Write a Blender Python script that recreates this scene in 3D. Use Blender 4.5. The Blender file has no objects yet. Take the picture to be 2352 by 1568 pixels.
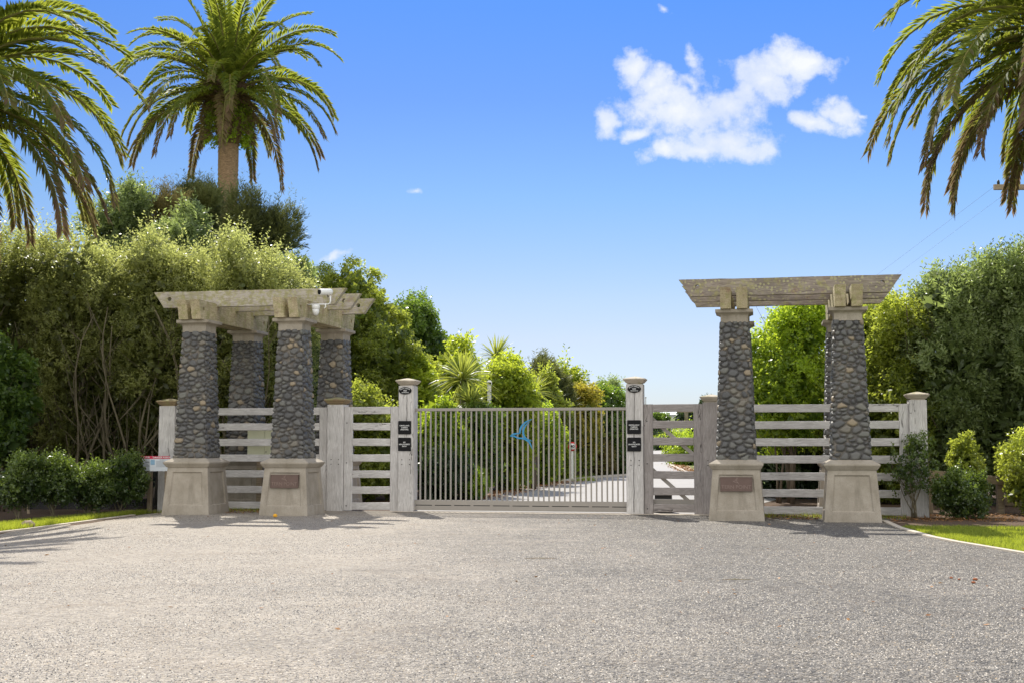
import bpy, bmesh, math, random
import numpy as np
from mathutils import Vector, Matrix, geometry
R = math.radians
sc = bpy.context.scene
C = sc.collection
# ------------------------------------------------------------------ camera
HORIZ, FP, EYE = 1014.0, 2940.0, 1.5            # horizon row, focal length in px of a 2352 px wide picture, eye height
PITCH = math.atan((HORIZ - 784) / FP)
cam = bpy.data.objects.new('camera', bpy.data.cameras.new('camera')); C.objects.link(cam)
cam.location = (0, 0, EYE); cam.rotation_euler = (math.pi/2 + PITCH, 0, 0)
cam.data.lens = 45; cam.data.sensor_width = 36; cam.data.clip_end = 6000; cam.data.clip_start = .1
sc.camera = cam
# ------------------------------------------------------------------ light
SUN_AZ, SUN_EL = -15.0, 46.0                    # azimuth from +Y (positive to +X), elevation
sdir = Vector((math.sin(R(SUN_AZ))*math.cos(R(SUN_EL)), math.cos(R(SUN_AZ))*math.cos(R(SUN_EL)), math.sin(R(SUN_EL))))
sun = bpy.data.objects.new('sun', bpy.data.lights.new('sun', 'SUN')); C.objects.link(sun)
sun.data.energy = 3.9; sun.data.angle = R(.5); sun.data.color = (1, .95, .86)
sun.rotation_euler = sdir.to_track_quat('Z', 'Y').to_euler()
sc.view_settings.view_transform = 'Standard'; sc.view_settings.look = 'None'
sc.view_settings.exposure = 0.88; sc.view_settings.gamma = 1
SKY_STR = 0.118

def nd(nt, typ, **kw):
    n = nt.nodes.new(typ)
    for k, v in kw.items():
        if k.startswith('i_'):
            key = k[2:]
            n.inputs[int(key) if key.isdigit() else key.replace('_', ' ')].default_value = v
        else: setattr(n, k, v)
    return n
def mth(nt, op, a, b=None, c=None, clamp=False):
    n = nt.nodes.new('ShaderNodeMath'); n.operation = op; n.use_clamp = clamp
    for i, v in enumerate((a, b, c)):
        if v is None: continue
        if isinstance(v, (int, float)): n.inputs[i].default_value = v
        else: nt.links.new(v, n.inputs[i])
    return n.outputs[0]
def mixc(nt, f, a, b, blend='MIX'):
    n = nt.nodes.new('ShaderNodeMix'); n.data_type = 'RGBA'; n.blend_type = blend
    for i, v in ((0, f), (6, a), (7, b)):
        if isinstance(v, (int, float)): n.inputs[i].default_value = v
        elif isinstance(v, (tuple, list)): n.inputs[i].default_value = (v[0], v[1], v[2], 1)
        else: nt.links.new(v, n.inputs[i])
    return n.outputs[2]
def ramp(nt, f, stops):
    n = nt.nodes.new('ShaderNodeValToRGB'); cr = n.color_ramp
    while len(cr.elements) < len(stops): cr.elements.new(.5)
    for e, (p, c) in zip(cr.elements, stops):
        e.position = p; e.color = (c, c, c, 1) if isinstance(c, (int, float)) else (c[0], c[1], c[2], 1)
    nt.links.new(f, n.inputs[0]); return n.outputs[0]
def noise(nt, vec, scale, detail=4, rough=.55):
    n = nd(nt, 'ShaderNodeTexNoise', i_Scale=scale, i_Detail=detail, i_Roughness=rough)
    if vec is not None: nt.links.new(vec, n.inputs['Vector'])
    return n.outputs['Fac']
def mapping(nt, vec, scale=(1, 1, 1), loc=(0, 0, 0)):
    n = nd(nt, 'ShaderNodeMapping'); n.inputs['Scale'].default_value = scale; n.inputs['Location'].default_value = loc
    nt.links.new(vec, n.inputs['Vector']); return n.outputs[0]

# sky
def px_dir(u, v):
    a, b = (u-1176)/FP, (784-v)/FP
    y, z = math.cos(PITCH)-b*math.sin(PITCH), math.sin(PITCH)+b*math.cos(PITCH)
    return a/y, z/y
w = bpy.data.worlds.new('World'); sc.world = w; w.use_nodes = True
nt = w.node_tree; nt.nodes.clear()
sky = nd(nt, 'ShaderNodeTexSky', sky_type='NISHITA'); sky.sun_disc = False
sky.sun_elevation = R(SUN_EL); sky.sun_rotation = R(SUN_AZ); sky.air_density = 1.0; sky.dust_density = .3; sky.ozone_density = 2.5
tc = nd(nt, 'ShaderNodeTexCoord')
sep = nd(nt, 'ShaderNodeSeparateXYZ'); nt.links.new(tc.outputs['Generated'], sep.inputs[0])
yy = mth(nt, 'MAXIMUM', sep.outputs[1], .02)
px = mth(nt, 'DIVIDE', sep.outputs[0], yy); pz = mth(nt, 'DIVIDE', sep.outputs[2], yy)
cmb = nd(nt, 'ShaderNodeCombineXYZ'); nt.links.new(px, cmb.inputs[0]); nt.links.new(pz, cmb.inputs[1])
n1 = nd(nt, 'ShaderNodeTexNoise', i_Scale=15.0, i_Detail=8.0); nt.links.new(cmb.outputs[0], n1.inputs['Vector'])
wob = nd(nt, 'ShaderNodeVectorMath', operation='MULTIPLY_ADD'); nt.links.new(n1.outputs['Color'], wob.inputs[0])
wob.inputs[1].default_value = (.05, .05, 0); nt.links.new(cmb.outputs[0], wob.inputs[2])
off = nd(nt, 'ShaderNodeVectorMath', operation='ADD'); nt.links.new(wob.outputs[0], off.inputs[0]); off.inputs[1].default_value = (-.025, -.025, 0)
blobs = [(700,540,300,120,1),(980,620,430,200,1),(1080,820,400,170,1),(1480,430,270,200,1),(1700,300,290,130,1),(500,350,130,140,.9),
         (940,270,90,170,.55),(900,420,110,120,.6),(270,730,130,140,.85),(520,800,170,80,.7),(720,950,150,110,.75),(1280,900,270,120,.95),(1830,790,200,90,.95),(2000,690,130,110,.9),(2130,700,80,40,.6),(1280,510,230,120,1),(1130,600,240,150,1),(830,640,300,160,1),(640,460,200,110,.9),(1580,340,200,120,.95),(1830,260,160,90,.8),(870,900,240,110,.85)]
blobs = [(1304.6+a*.3125, 49+b*.3125, c*.3125, d*.3125, e) for a, b, c, d, e in blobs] + [(965,438,42,14,.42),(760,582,45,16,.55),(1520,12,30,18,.4),(600,560,60,20,.0)]
acc = None
for u, v, ru, rv, wt in blobs:
    cx, cz = px_dir(u, v)
    m = mapping(nt, off.outputs[0], (FP/ru/1.25, FP/rv/1.25, 1), (-cx*FP/ru/1.25, -cz*FP/rv/1.25, 0))
    l = nd(nt, 'ShaderNodeVectorMath', operation='LENGTH'); nt.links.new(m, l.inputs[0])
    val = mth(nt, 'MULTIPLY_ADD', l.outputs['Value'], -1.0, wt)
    acc = val if acc is None else mth(nt, 'SMOOTH_MAX', acc, val, .12)
nz = noise(nt, cmb.outputs[0], 42, 8, .62)
nz2 = noise(nt, cmb.outputs[0], 14, 4, .5)
dens = mth(nt, 'ADD', acc, mth(nt, 'MULTIPLY_ADD', nz, 2.0, -1.0))
dens = mth(nt, 'ADD', dens, mth(nt, 'MULTIPLY_ADD', nz2, .7, -.35))
dens = mth(nt, 'MULTIPLY', ramp(nt, dens, [(.0, 0.), (.15, .2), (.5, .75), (1., 1.)]), .93)
inside = mth(nt, 'GREATER_THAN', sep.outputs[1], .05); dens = mth(nt, 'MULTIPLY', dens, inside)
hs = nd(nt, 'ShaderNodeHueSaturation', i_Saturation=1.12, i_Hue=.505); nt.links.new(sky.outputs[0], hs.inputs['Color'])
# the clear northern sky in front is tinted darker; unseen bright clouds are added behind the camera as fill light
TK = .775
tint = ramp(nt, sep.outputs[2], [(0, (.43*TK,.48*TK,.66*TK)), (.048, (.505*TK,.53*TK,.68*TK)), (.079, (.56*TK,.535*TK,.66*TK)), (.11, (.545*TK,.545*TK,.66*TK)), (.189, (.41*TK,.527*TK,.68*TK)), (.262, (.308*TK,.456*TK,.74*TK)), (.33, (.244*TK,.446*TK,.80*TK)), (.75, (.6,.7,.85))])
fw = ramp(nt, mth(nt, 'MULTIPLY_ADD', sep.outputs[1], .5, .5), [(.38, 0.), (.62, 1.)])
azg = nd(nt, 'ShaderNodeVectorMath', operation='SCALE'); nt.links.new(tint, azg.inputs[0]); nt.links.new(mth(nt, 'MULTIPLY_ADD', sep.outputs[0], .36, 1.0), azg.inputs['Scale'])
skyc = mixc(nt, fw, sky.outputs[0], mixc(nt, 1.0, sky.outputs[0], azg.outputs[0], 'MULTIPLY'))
bn = noise(nt, mapping(nt, tc.outputs['Generated'], (1, 1, 2.2)), 2.6, 7, .6)
bcl = mth(nt, 'MULTIPLY', ramp(nt, bn, [(.36, 0.), (.5, 1.)]), mth(nt, 'SUBTRACT', 1., ramp(nt, mth(nt, 'MULTIPLY_ADD', sep.outputs[1], .5, .5), [(.35, 0.), (.55, 1.)])))
skyc = mixc(nt, mth(nt, 'MULTIPLY', bcl, ramp(nt, sep.outputs[2], [(.0, .7), (.9, 1.)])), skyc, (9.6, 9.2, 8.6))
ccol = mixc(nt, ramp(nt, nz2, [(.3, 0.), (.7, 1.)]), (3.9, 4.15, 4.7), (4.75, 4.8, 4.9))
bg = nd(nt, 'ShaderNodeBackground', i_Strength=SKY_STR)
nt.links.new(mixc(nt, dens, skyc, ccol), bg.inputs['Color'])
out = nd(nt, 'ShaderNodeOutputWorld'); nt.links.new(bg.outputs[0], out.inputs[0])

# ------------------------------------------------------------------ frame of the gate line and helpers
TH = R(11.2); CT, ST = math.cos(TH), math.sin(TH); GY = 27.25
def W(s, t): return (s*CT + t*ST, GY - s*ST + t*CT)          # s along the gate line (to the right), t behind it
def X(u, Y): return (u-1176)/FP*Y
def ZV(v, Y): return EYE + (HORIZ-v)/FP*Y
def gnd(u, v, z=0.):
    a, b = (u-1176)/FP, (784-v)/FP
    t = (z-EYE)/(math.sin(PITCH)+b*math.cos(PITCH))
    return a*t, (math.cos(PITCH)-b*math.sin(PITCH))*t
def sst(a, b, x):
    t = np.clip((x-a)/(b-a), 0, 1); return t*t*(3-2*t)
def gh(x, y):
    return -.13*sst(-6.6, -9.3, x)*sst(60, 36, y) + 12.5*sst(215, 600, y) + 1.2*sst(14, 40, x)*sst(60, 150, y)*(1-sst(215, 300, y))
def tag(o, label=None, cat=None, group=None, kind=None):
    if label: o['label'] = label
    if cat: o['category'] = cat
    if group: o['group'] = group
    if kind: o['kind'] = kind
    return o
def thing(name, loc, rz, label, cat, group=None):
    o = bpy.data.objects.new(name, None); C.objects.link(o); o.empty_display_size = .2
    o.location = loc; o.rotation_euler = (0, 0, rz); return tag(o, label, cat, group)
class MB:
    def __init__(s): s.v = []; s.f = []; s.m = []; s.sm = []
    def add(s, vs, fs, mat=0, smooth=False):
        b = len(s.v); s.v += [tuple(p) for p in vs]
        for f in fs: s.f.append([b+i for i in f]); s.m.append(mat); s.sm.append(smooth)
    def box(s, x0, x1, y0, y1, z0, z1, mat=0):
        s.add([(x0,y0,z0),(x1,y0,z0),(x1,y1,z0),(x0,y1,z0),(x0,y0,z1),(x1,y0,z1),(x1,y1,z1),(x0,y1,z1)],
              [(0,3,2,1),(4,5,6,7),(0,1,5,4),(1,2,6,5),(2,3,7,6),(3,0,4,7)], mat)
    def rings(s, rings, mat=0, smooth=False, cap=True):
        n = len(rings[0]); vs = [p for r in rings for p in r]; fs = []
        for i in range(len(rings)-1):
            for j in range(n):
                a, b = i*n+j, i*n+(j+1) % n; fs.append((a, b, b+n, a+n))
        s.add(vs, fs, mat, smooth)
        if cap:
            s.add(rings[0][::-1], [tuple(range(n))], mat); s.add(rings[-1], [tuple(range(n))], mat)
    def sq(s, prof, mat=0, cx=0, cy=0):          # square rings: list of (half width x, half width y, z)
        s.rings([[(cx-a, cy-b, z), (cx+a, cy-b, z), (cx+a, cy+b, z), (cx-a, cy+b, z)] for a, b, z in prof], mat)
    def timber(s, p0, p1, w, h, up=(0, 0, 1), ch=.008, seg=.3, jit=.002, mat=0, rnd=random):
        p0, p1 = Vector(p0), Vector(p1); d = (p1-p0); L = d.length; d.normalize(); up = Vector(up)
        sd = d.cross(up).normalized(); up = sd.cross(d).normalized(); n = max(1, int(L/seg)); rr = []
        for i in range(n+1):
            c = p0 + d*(L*i/n); e = .6 if i in (0, n) else 1
            hw, hh = w/2, h/2; q = []
            for a, b in ((-1,-1),(1,-1),(1,1),(-1,1)):
                j = rnd.uniform(-jit, jit); k = rnd.uniform(-jit, jit)
                c1 = (a*hw, b*(hh-ch)); c2 = (a*(hw-ch), b*hh)
                for x, z in ((c1, c2) if a*b < 0 else (c2, c1))[::1] if (a, b) in ((1,-1),(-1,1)) else (c1, c2):
                    q.append(c + sd*(x+j) + up*(z+k))
            # order around the section
            q.sort(key=lambda p: math.atan2((p-c).dot(up)/h, (p-c).dot(sd)/w)); rr.append(q)
        s.rings(rr, mat)
    def tube(s, pts, rad, n=8, mat=0, smooth=True):
        pts = [Vector(p) for p in pts]; rr = []; pv = None
        if isinstance(rad, (int, float)): rad = [rad]*len(pts)
        for i, p in enumerate(pts):
            d = (pts[min(i+1, len(pts)-1)] - pts[max(i-1, 0)]).normalized()
            if pv is None: a = d.orthogonal().normalized()
            else: a = (pv - d*pv.dot(d)); a = a.normalized() if a.length > 1e-6 else d.orthogonal().normalized()
            pv = a; b = d.cross(a)
            rr.append([p + (a*math.cos(2*math.pi*k/n) + b*math.sin(2*math.pi*k/n))*rad[i] for k in range(n)])
        s.rings(rr, mat, smooth)
    def lathe(s, prof, n=24, mat=0, c=(0, 0, 0), axis='z'):
        rr = []
        for r, z in prof:
            ring = []
            for k in range(n):
                a = 2*math.pi*k/n; x, y = r*math.cos(a), r*math.sin(a)
                ring.append((c[0]+x, c[1]+y, c[2]+z) if axis == 'z' else (c[0]+x, c[1]-z, c[2]+y) if axis == 'y' else (c[0]+z, c[1]+x, c[2]+y))
            rr.append(ring)
        s.rings(rr, mat, True)
    def poly(s, outer, holes, thick, fn, mat=0):   # extruded 2D polygon with holes; fn(x, y, d) -> 3D
        loops = [outer]+holes; flat = [p for l in loops for p in l]
        tri = geometry.tessellate_polygon([[Vector((p[0], p[1], 0)) for p in l] for l in loops]); n = len(flat)
        s.add([fn(p[0], p[1], 0) for p in flat]+[fn(p[0], p[1], thick) for p in flat], [tuple(t) for t in tri]+[tuple(i+n for i in t[::-1]) for t in tri], mat)
        for l in loops:
            k = len(l); s.add([fn(p[0], p[1], 0) for p in l]+[fn(p[0], p[1], thick) for p in l], [(i, (i+1) % k, (i+1) % k+k, i+k) for i in range(k)], mat)
    def build(s, name, mats, parent=None, loc=None, rz=0, fixn=True):
        me = bpy.data.meshes.new(name); me.from_pydata(s.v, [], s.f)
        if not isinstance(mats, (list, tuple)): mats = [mats]
        for m in mats: me.materials.append(m)
        me.polygons.foreach_set('material_index', s.m); me.polygons.foreach_set('use_smooth', s.sm)
        if fixn:
            bm = bmesh.new(); bm.from_mesh(me); bmesh.ops.remove_doubles(bm, verts=bm.verts, dist=1e-5)
            bmesh.ops.recalc_face_normals(bm, faces=bm.faces); bm.to_mesh(me); bm.free()
        o = bpy.data.objects.new(name, me); C.objects.link(o)
        if parent: o.parent = parent
        if loc: o.location = loc
        if rz: o.rotation_euler = (0, 0, rz)
        return o
def quads(name, V, mats, parent=None, loc=None, var=None, dead=None, F=None, smooth=False, kind=None):
    V = np.ascontiguousarray(V, dtype=np.float32).reshape(-1, 3); me = bpy.data.meshes.new(name)
    if F is None: F = np.arange(len(V), dtype=np.int32).reshape(-1, 4)
    F = np.ascontiguousarray(F, dtype=np.int32); nf, k = F.shape
    me.vertices.add(len(V)); me.vertices.foreach_set('co', V.ravel())
    me.loops.add(nf*k); me.loops.foreach_set('vertex_index', F.ravel())
    me.polygons.add(nf); me.polygons.foreach_set('loop_start', np.arange(0, nf*k, k, dtype=np.int32))
    me.polygons.foreach_set('loop_total', np.full(nf, k, dtype=np.int32))
    if smooth: me.polygons.foreach_set('use_smooth', np.ones(nf, dtype=bool))
    for nm, a in (('var', var), ('dead', dead)):
        if a is None: continue
        a = np.asarray(a, dtype=np.float32); dom = 'FACE' if len(a) == nf else 'POINT'
        at = me.attributes.new(nm, 'FLOAT', dom); at.data.foreach_set('value', a)
    me.update(calc_edges=True)
    for m in (mats if isinstance(mats, (list, tuple)) else [mats]): me.materials.append(m)
    o = bpy.data.objects.new(name, me); C.objects.link(o)
    if parent: o.parent = parent
    if loc: o.location = loc
    return o
def text_mb(mb, txt, size, fn, mat=0, depth=.003, align='CENTER', bold=.0):   # lettering as solid mesh, fn(x, y, d) -> 3D
    cu = bpy.data.curves.new('t', 'FONT'); cu.body = txt; cu.size = size; cu.align_x = align; cu.align_y = 'CENTER'
    cu.extrude = depth/2; cu.offset = bold; cu.resolution_u = 3; cu.space_line = .95
    ob = bpy.data.objects.new('t', cu); C.objects.link(ob)
    me = bpy.data.meshes.new_from_object(ob.evaluated_get(bpy.context.evaluated_depsgraph_get()))
    mb.add([fn(v.co.x, v.co.y, v.co.z+depth/2) for v in me.vertices], [tuple(p.vertices) for p in me.polygons], mat)
    bpy.data.objects.remove(ob); bpy.data.curves.remove(cu); bpy.data.meshes.remove(me)

# ------------------------------------------------------------------ materials
def newmat(name):
    m = bpy.data.materials.new(name); m.use_nodes = True; nt = m.node_tree
    b = nt.nodes['Principled BSDF']; b.inputs['Specular IOR Level'].default_value = .3
    return m, nt, b
def plain(name, col, rough=.6, metal=0, spec=.3, var=.12, scale=6):
    m, nt, b = newmat(name); tc = nd(nt, 'ShaderNodeTexCoord')
    n = noise(nt, tc.outputs['Object'], scale, 5)
    c = mixc(nt, n, tuple(x*(1-var) for x in col), tuple(x*(1+var) for x in col))
    nt.links.new(c, b.inputs['Base Color']); b.inputs['Roughness'].default_value = rough
    b.inputs['Metallic'].default_value = metal; b.inputs['Specular IOR Level'].default_value = spec
    return m
def bump(nt, b, h, strength=.5, dist=.01):
    n = nd(nt, 'ShaderNodeBump', i_Strength=strength, i_Distance=dist); nt.links.new(h, n.inputs['Height']); nt.links.new(n.outputs[0], b.inputs['Normal'])
def wood(name, axis, a, bb, lichen=0., crack=1., moss=0.):
    m, nt, b = newmat(name); tc = nd(nt, 'ShaderNodeTexCoord'); oi = nd(nt, 'ShaderNodeObjectInfo')
    ad = nd(nt, 'ShaderNodeVectorMath', operation='ADD'); nt.links.new(tc.outputs['Object'], ad.inputs[0])
    sx = nd(nt, 'ShaderNodeVectorMath', operation='SCALE'); sx.inputs[0].default_value = (13, 7, 5); nt.links.new(oi.outputs['Random'], sx.inputs['Scale'])
    nt.links.new(sx.outputs[0], ad.inputs[1]); v = ad.outputs[0]
    st = {'x': (.06, 1, 1), 'y': (1, .06, 1), 'z': (1, 1, .06)}[axis]
    wv = nd(nt, 'ShaderNodeTexNoise', i_Scale=2.2, i_Detail=2.0); nt.links.new(v, wv.inputs['Vector'])
    dv = nd(nt, 'ShaderNodeVectorMath', operation='MULTIPLY_ADD'); nt.links.new(wv.outputs['Color'], dv.inputs[0]); dv.inputs[1].default_value = (.12, .12, .12); nt.links.new(v, dv.inputs[2])
    g = noise(nt, mapping(nt, dv.outputs[0], st), 55, 6, .65)
    g2 = noise(nt, mapping(nt, dv.outputs[0], st), 9, 3, .5)
    big = noise(nt, v, 1.7, 3, .6)
    col = mixc(nt, ramp(nt, g, [(.3, 0.), (.7, 1.)]), a, bb)
    col = mixc(nt, mth(nt, 'MULTIPLY', ramp(nt, big, [(.35, 0.), (.7, 1.)]), .45), col, tuple(x*.72 for x in a))
    cr = mth(nt, 'ABSOLUTE', mth(nt, 'SUBTRACT', g2, .5)); cr = ramp(nt, cr, [(0, .9), (.003*crack, .7), (.008*crack, 0.)])
    cr = mth(nt, 'MULTIPLY', cr, ramp(nt, noise(nt, mapping(nt, v, st), 5, 1), [(.56, 0.), (.66, 1.)]))
    col = mixc(nt, cr, col, (.03, .025, .022))
    if lichen:
        vo = nd(nt, 'ShaderNodeTexVoronoi', i_Scale=13.0); nt.links.new(dv.outputs[0], vo.inputs['Vector'])
        sp = ramp(nt, vo.outputs['Distance'], [(.0, 1.), (.28, .9), (.36, 0.)])
        gate = ramp(nt, noise(nt, v, 2.6, 3), [(.52-.12*lichen, 0.), (.6-.1*lichen, 1.)])
        col = mixc(nt, mth(nt, 'MULTIPLY', mth(nt, 'MULTIPLY', sp, gate), .7), col, (.40, .38, .20))
        red = ramp(nt, noise(nt, v, 3.3, 2), [(.62, 0.), (.74, .45)]); col = mixc(nt, red, col, (.16, .065, .055))
    if moss:
        ml = mth(nt, 'MULTIPLY', noise(nt, v, 7, 6, .7), 1.); ge = nd(nt, 'ShaderNodeNewGeometry'); sz = nd(nt, 'ShaderNodeSeparateXYZ'); nt.links.new(ge.outputs['Normal'], sz.inputs[0])
        mm = ramp(nt, mth(nt, 'ADD', ml, mth(nt, 'MULTIPLY', sz.outputs[2], .08)), [(.58-.16*moss, 0.), (.72-.16*moss, 1.)])
        col = mixc(nt, mth(nt, 'MULTIPLY', mm, .85), col, mixc(nt, g, (.16, .15, .05), (.38, .35, .17)))
    nt.links.new(col, b.inputs['Base Color']); b.inputs['Roughness'].default_value = .85
    bump(nt, b, mth(nt, 'SUBTRACT', g, mth(nt, 'MULTIPLY', cr, 2.)), .5, .006)
    return m
GR_A, GR_B = (.40, .375, .355), (.72, .70, .675)
M = dict(
    post=wood('weathered grey post timber', 'z', GR_A, GR_B, crack=1.6), rail=wood('weathered grey rail timber', 'x', GR_A, GR_B, crack=1.2),
    railb=wood('darker weathered rail timber', 'x', (.22, .195, .185), (.42, .385, .365), crack=1.3), postb=wood('darker weathered post timber', 'z', (.22, .195, .185), (.42, .385, .365), crack=1.6),
    beaml=wood('pale lichened beam timber', 'x', (.24, .205, .165), (.58, .53, .46), lichen=1.1, moss=.8),
    beamx=wood('lichened beam timber', 'x', (.13, .105, .085), (.40, .345, .29), lichen=1.3, moss=.35), beamy=wood('mossy cross beam timber', 'y', (.27, .215, .125), (.62, .54, .37), lichen=.6, moss=.75),
    cap=wood('post cap timber', 'x', (.36, .30, .23), (.62, .56, .48), moss=.25), capmoss=wood('mossy post cap timber', 'x', (.2, .13, .07), (.42, .33, .2), moss=.6),
    brown=wood('brown fence timber', 'x', (.20, .15, .10), (.40, .32, .23), moss=.2),
    steel=plain('grey beige painted steel', (.30, .275, .245), .5, .0, .3, .08, 3), black=plain('black sign face', (.010, .010, .011), .6, 0, .15),
    white=plain('white paint', (.78, .78, .76), .4), whitep=plain('white plastic', (.72, .72, .70), .35, 0, .5, .04), blue=plain('blue enamel', (.015, .22, .44), .35, 0, .5),
    red=plain('red sign paint', (.62, .03, .03), .4), redp=plain('crimson sign band', (.55, .02, .07), .4), dark=plain('dark plastic', (.02, .021, .02), .5), cream=plain('cream painted panel', (.60, .60, .42), .5, 0, .3, .05),
    bronze=plain('weathered bronze', (.115, .075, .062), .45, .55, .5, .25, 9), bronzel=plain('raised bronze relief', (.21, .15, .125), .4, .6, .5, .1, 9), rust=plain('bolt metal', (.03, .026, .024), .5, .5),
    paper=plain('sign sheet', (.66, .70, .74), .5, 0, .3, .04), ink=plain('printed grey text', (.22, .24, .27), .6), phot=plain('printed blue picture', (.25, .42, .58), .5, 0, .3, .6, 30), rock=plain('rock', (.28, .22, .16), .9, 0, .2, .4, 5),
    roofw=plain('white metal roof', (.75, .77, .78), .5), wallg=plain('grey house wall', (.33, .33, .33), .8), glass=plain('dark window', (.04, .05, .06), .1, 0, .6), wire=plain('power wire', (.16, .17, .19), .5), wirew=plain('pale power wire', (.55, .55, .5), .5))
def concrete():
    m, nt, b = newmat('sandy cast concrete'); tc = nd(nt, 'ShaderNodeTexCoord'); v = tc.outputs['Object']; oi = nd(nt, 'ShaderNodeObjectInfo')
    a = noise(nt, v, 2.3, 5, .6); f = noise(nt, v, 60, 3, .7)
    col = mixc(nt, ramp(nt, a, [(.3, 0.), (.7, 1.)]), (.27, .235, .185), (.40, .355, .295))
    st = noise(nt, mapping(nt, v, (1, 1, .25)), 6, 5, .65)
    col = mixc(nt, ramp(nt, st, [(.52, 0.), (.72, .5)]), col, (.16, .135, .10))
    col = mixc(nt, mth(nt, 'MULTIPLY', ramp(nt, f, [(.35, 1.), (.5, 0.)]), .25), col, (.12, .1, .08))
    nt.links.new(col, b.inputs['Base Color']); b.inputs['Roughness'].default_value = .9; bump(nt, b, f, .25, .004); return m
M['conc'] = concrete()
def stone():
    m, nt, b = newmat('river stone masonry'); tc = nd(nt, 'ShaderNodeTexCoord'); v = tc.outputs['Object']
    at = nd(nt, 'ShaderNodeAttribute', attribute_name='var'); mo = nd(nt, 'ShaderNodeAttribute', attribute_name='dead')
    col = ramp(nt, at.outputs['Fac'], [(0, (.045, .046, .048)), (.35, (.085, .086, .088)), (.6, (.12, .118, .11)), (.8, (.145, .145, .125)), (.9, (.18, .155, .12)), (.97, (.30, .235, .15))])
    col = mixc(nt, mth(nt, 'MULTIPLY', noise(nt, v, 9, 5), .55), col, (.13, .125, .12))
    mc = mixc(nt, ramp(nt, noise(nt, v, 1.6, 2), [(.45, 0.), (.62, 1.)]), (.085, .08, .078), (.19, .165, .135))
    col = mixc(nt, mo.outputs['Fac'], col, mc)
    nt.links.new(col, b.inputs['Base Color']); b.inputs['Roughness'].default_value = .55; b.inputs['Specular IOR Level'].default_value = .35
    bump(nt, b, noise(nt, v, 45, 4), .2, .004); return m
M['stone'] = stone()
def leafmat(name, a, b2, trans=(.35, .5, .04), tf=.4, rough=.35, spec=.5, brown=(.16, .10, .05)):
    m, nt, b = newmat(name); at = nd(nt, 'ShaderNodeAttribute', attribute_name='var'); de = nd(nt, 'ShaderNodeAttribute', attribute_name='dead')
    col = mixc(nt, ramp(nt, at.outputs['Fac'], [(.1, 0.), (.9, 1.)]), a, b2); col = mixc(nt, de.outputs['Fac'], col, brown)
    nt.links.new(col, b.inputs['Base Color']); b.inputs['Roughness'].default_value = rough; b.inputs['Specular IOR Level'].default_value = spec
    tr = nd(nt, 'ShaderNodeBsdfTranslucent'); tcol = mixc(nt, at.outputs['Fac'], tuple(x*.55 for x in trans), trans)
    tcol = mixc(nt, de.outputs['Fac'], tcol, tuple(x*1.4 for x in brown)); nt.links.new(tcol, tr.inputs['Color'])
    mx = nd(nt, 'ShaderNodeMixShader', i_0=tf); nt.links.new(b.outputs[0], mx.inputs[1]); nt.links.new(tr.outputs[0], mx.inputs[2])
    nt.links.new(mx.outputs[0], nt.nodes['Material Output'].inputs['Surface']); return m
L = dict(
    olive=leafmat('silvery olive leaves', (.085, .10, .028), (.31, .325, .125), (.74, .78, .22), .48, .34, .42),
    grey=leafmat('grey green leaves', (.075, .105, .035), (.25, .30, .13), (.55, .68, .18), .42, .34, .42),
    green=leafmat('mid green leaves', (.04, .075, .018), (.13, .19, .04), (.38, .56, .05), .42, .34, .42),
    bright=leafmat('bright green leaves', (.07, .13, .015), (.25, .34, .03), (.75, .92, .06), .5, .34, .42),
    lime=leafmat('lime leaves', (.11, .17, .015), (.30, .36, .04), (.80, .90, .07), .5, .4, .4),
    mid=leafmat('yellowish green leaves', (.08, .11, .02), (.28, .31, .06), (.68, .76, .09), .5, .34, .42),
    dkgr=leafmat('deep green small leaves', (.03, .055, .016), (.12, .165, .04), (.32, .44, .05), .38, .3, .6),
    dark=leafmat('dark green leaves', (.018, .036, .014), (.06, .09, .03), (.14, .22, .04), .3, .38, .4),
    kan=leafmat('fine kanuka foliage', (.045, .06, .02), (.16, .175, .055), (.34, .36, .09), .3, .5, .3),
    bronze=leafmat('bronze fine foliage', (.12, .10, .03), (.24, .20, .07), (.42, .34, .10), .38, .5, .3),
    gold=leafmat('golden leaves', (.12, .15, .025), (.46, .37, .06), (.75, .66, .07), .45, .4, .4),
    cord=leafmat('cabbage tree blades', (.07, .12, .02), (.23, .28, .06), (.62, .66, .10), .45, .38, .5),
    palm=leafmat('palm leaflets', (.042, .075, .014), (.15, .19, .036), (.58, .64, .07), .44, .62, .15, brown=(.18, .12, .07)),
    grass=leafmat('grass blades', (.12, .16, .02), (.30, .32, .05), (.66, .74, .06), .48, .5, .3),
    litter=leafmat('fallen leaves', (.20, .09, .035), (.38, .20, .08), (.4, .2, .05), .2, .6, .2))
def bark(name, a, b2, scale=8, st=(1, 1, .15)):
    m, nt, b = newmat(name); tc = nd(nt, 'ShaderNodeTexCoord'); n = noise(nt, mapping(nt, tc.outputs['Object'], st), scale, 6, .7)
    nt.links.new(mixc(nt, ramp(nt, n, [(.3, 0.), (.7, 1.)]), a, b2), b.inputs['Base Color']); b.inputs['Roughness'].default_value = .9; bump(nt, b, n, .6, .02); return m
M['bark'] = bark('grey brown bark', (.06, .043, .03), (.17, .135, .095), 22); M['barkl'] = bark('pale branch bark', (.09, .075, .045), (.22, .19, .125), 22)
M['palmbark'] = bark('palm trunk bark', (.11, .065, .035), (.44, .30, .18), 9, (1, 1, 5)); M['fibre'] = bark('dry palm fibre', (.05, .032, .02), (.19, .12, .07), 14, (1, 1, .3))

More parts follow.
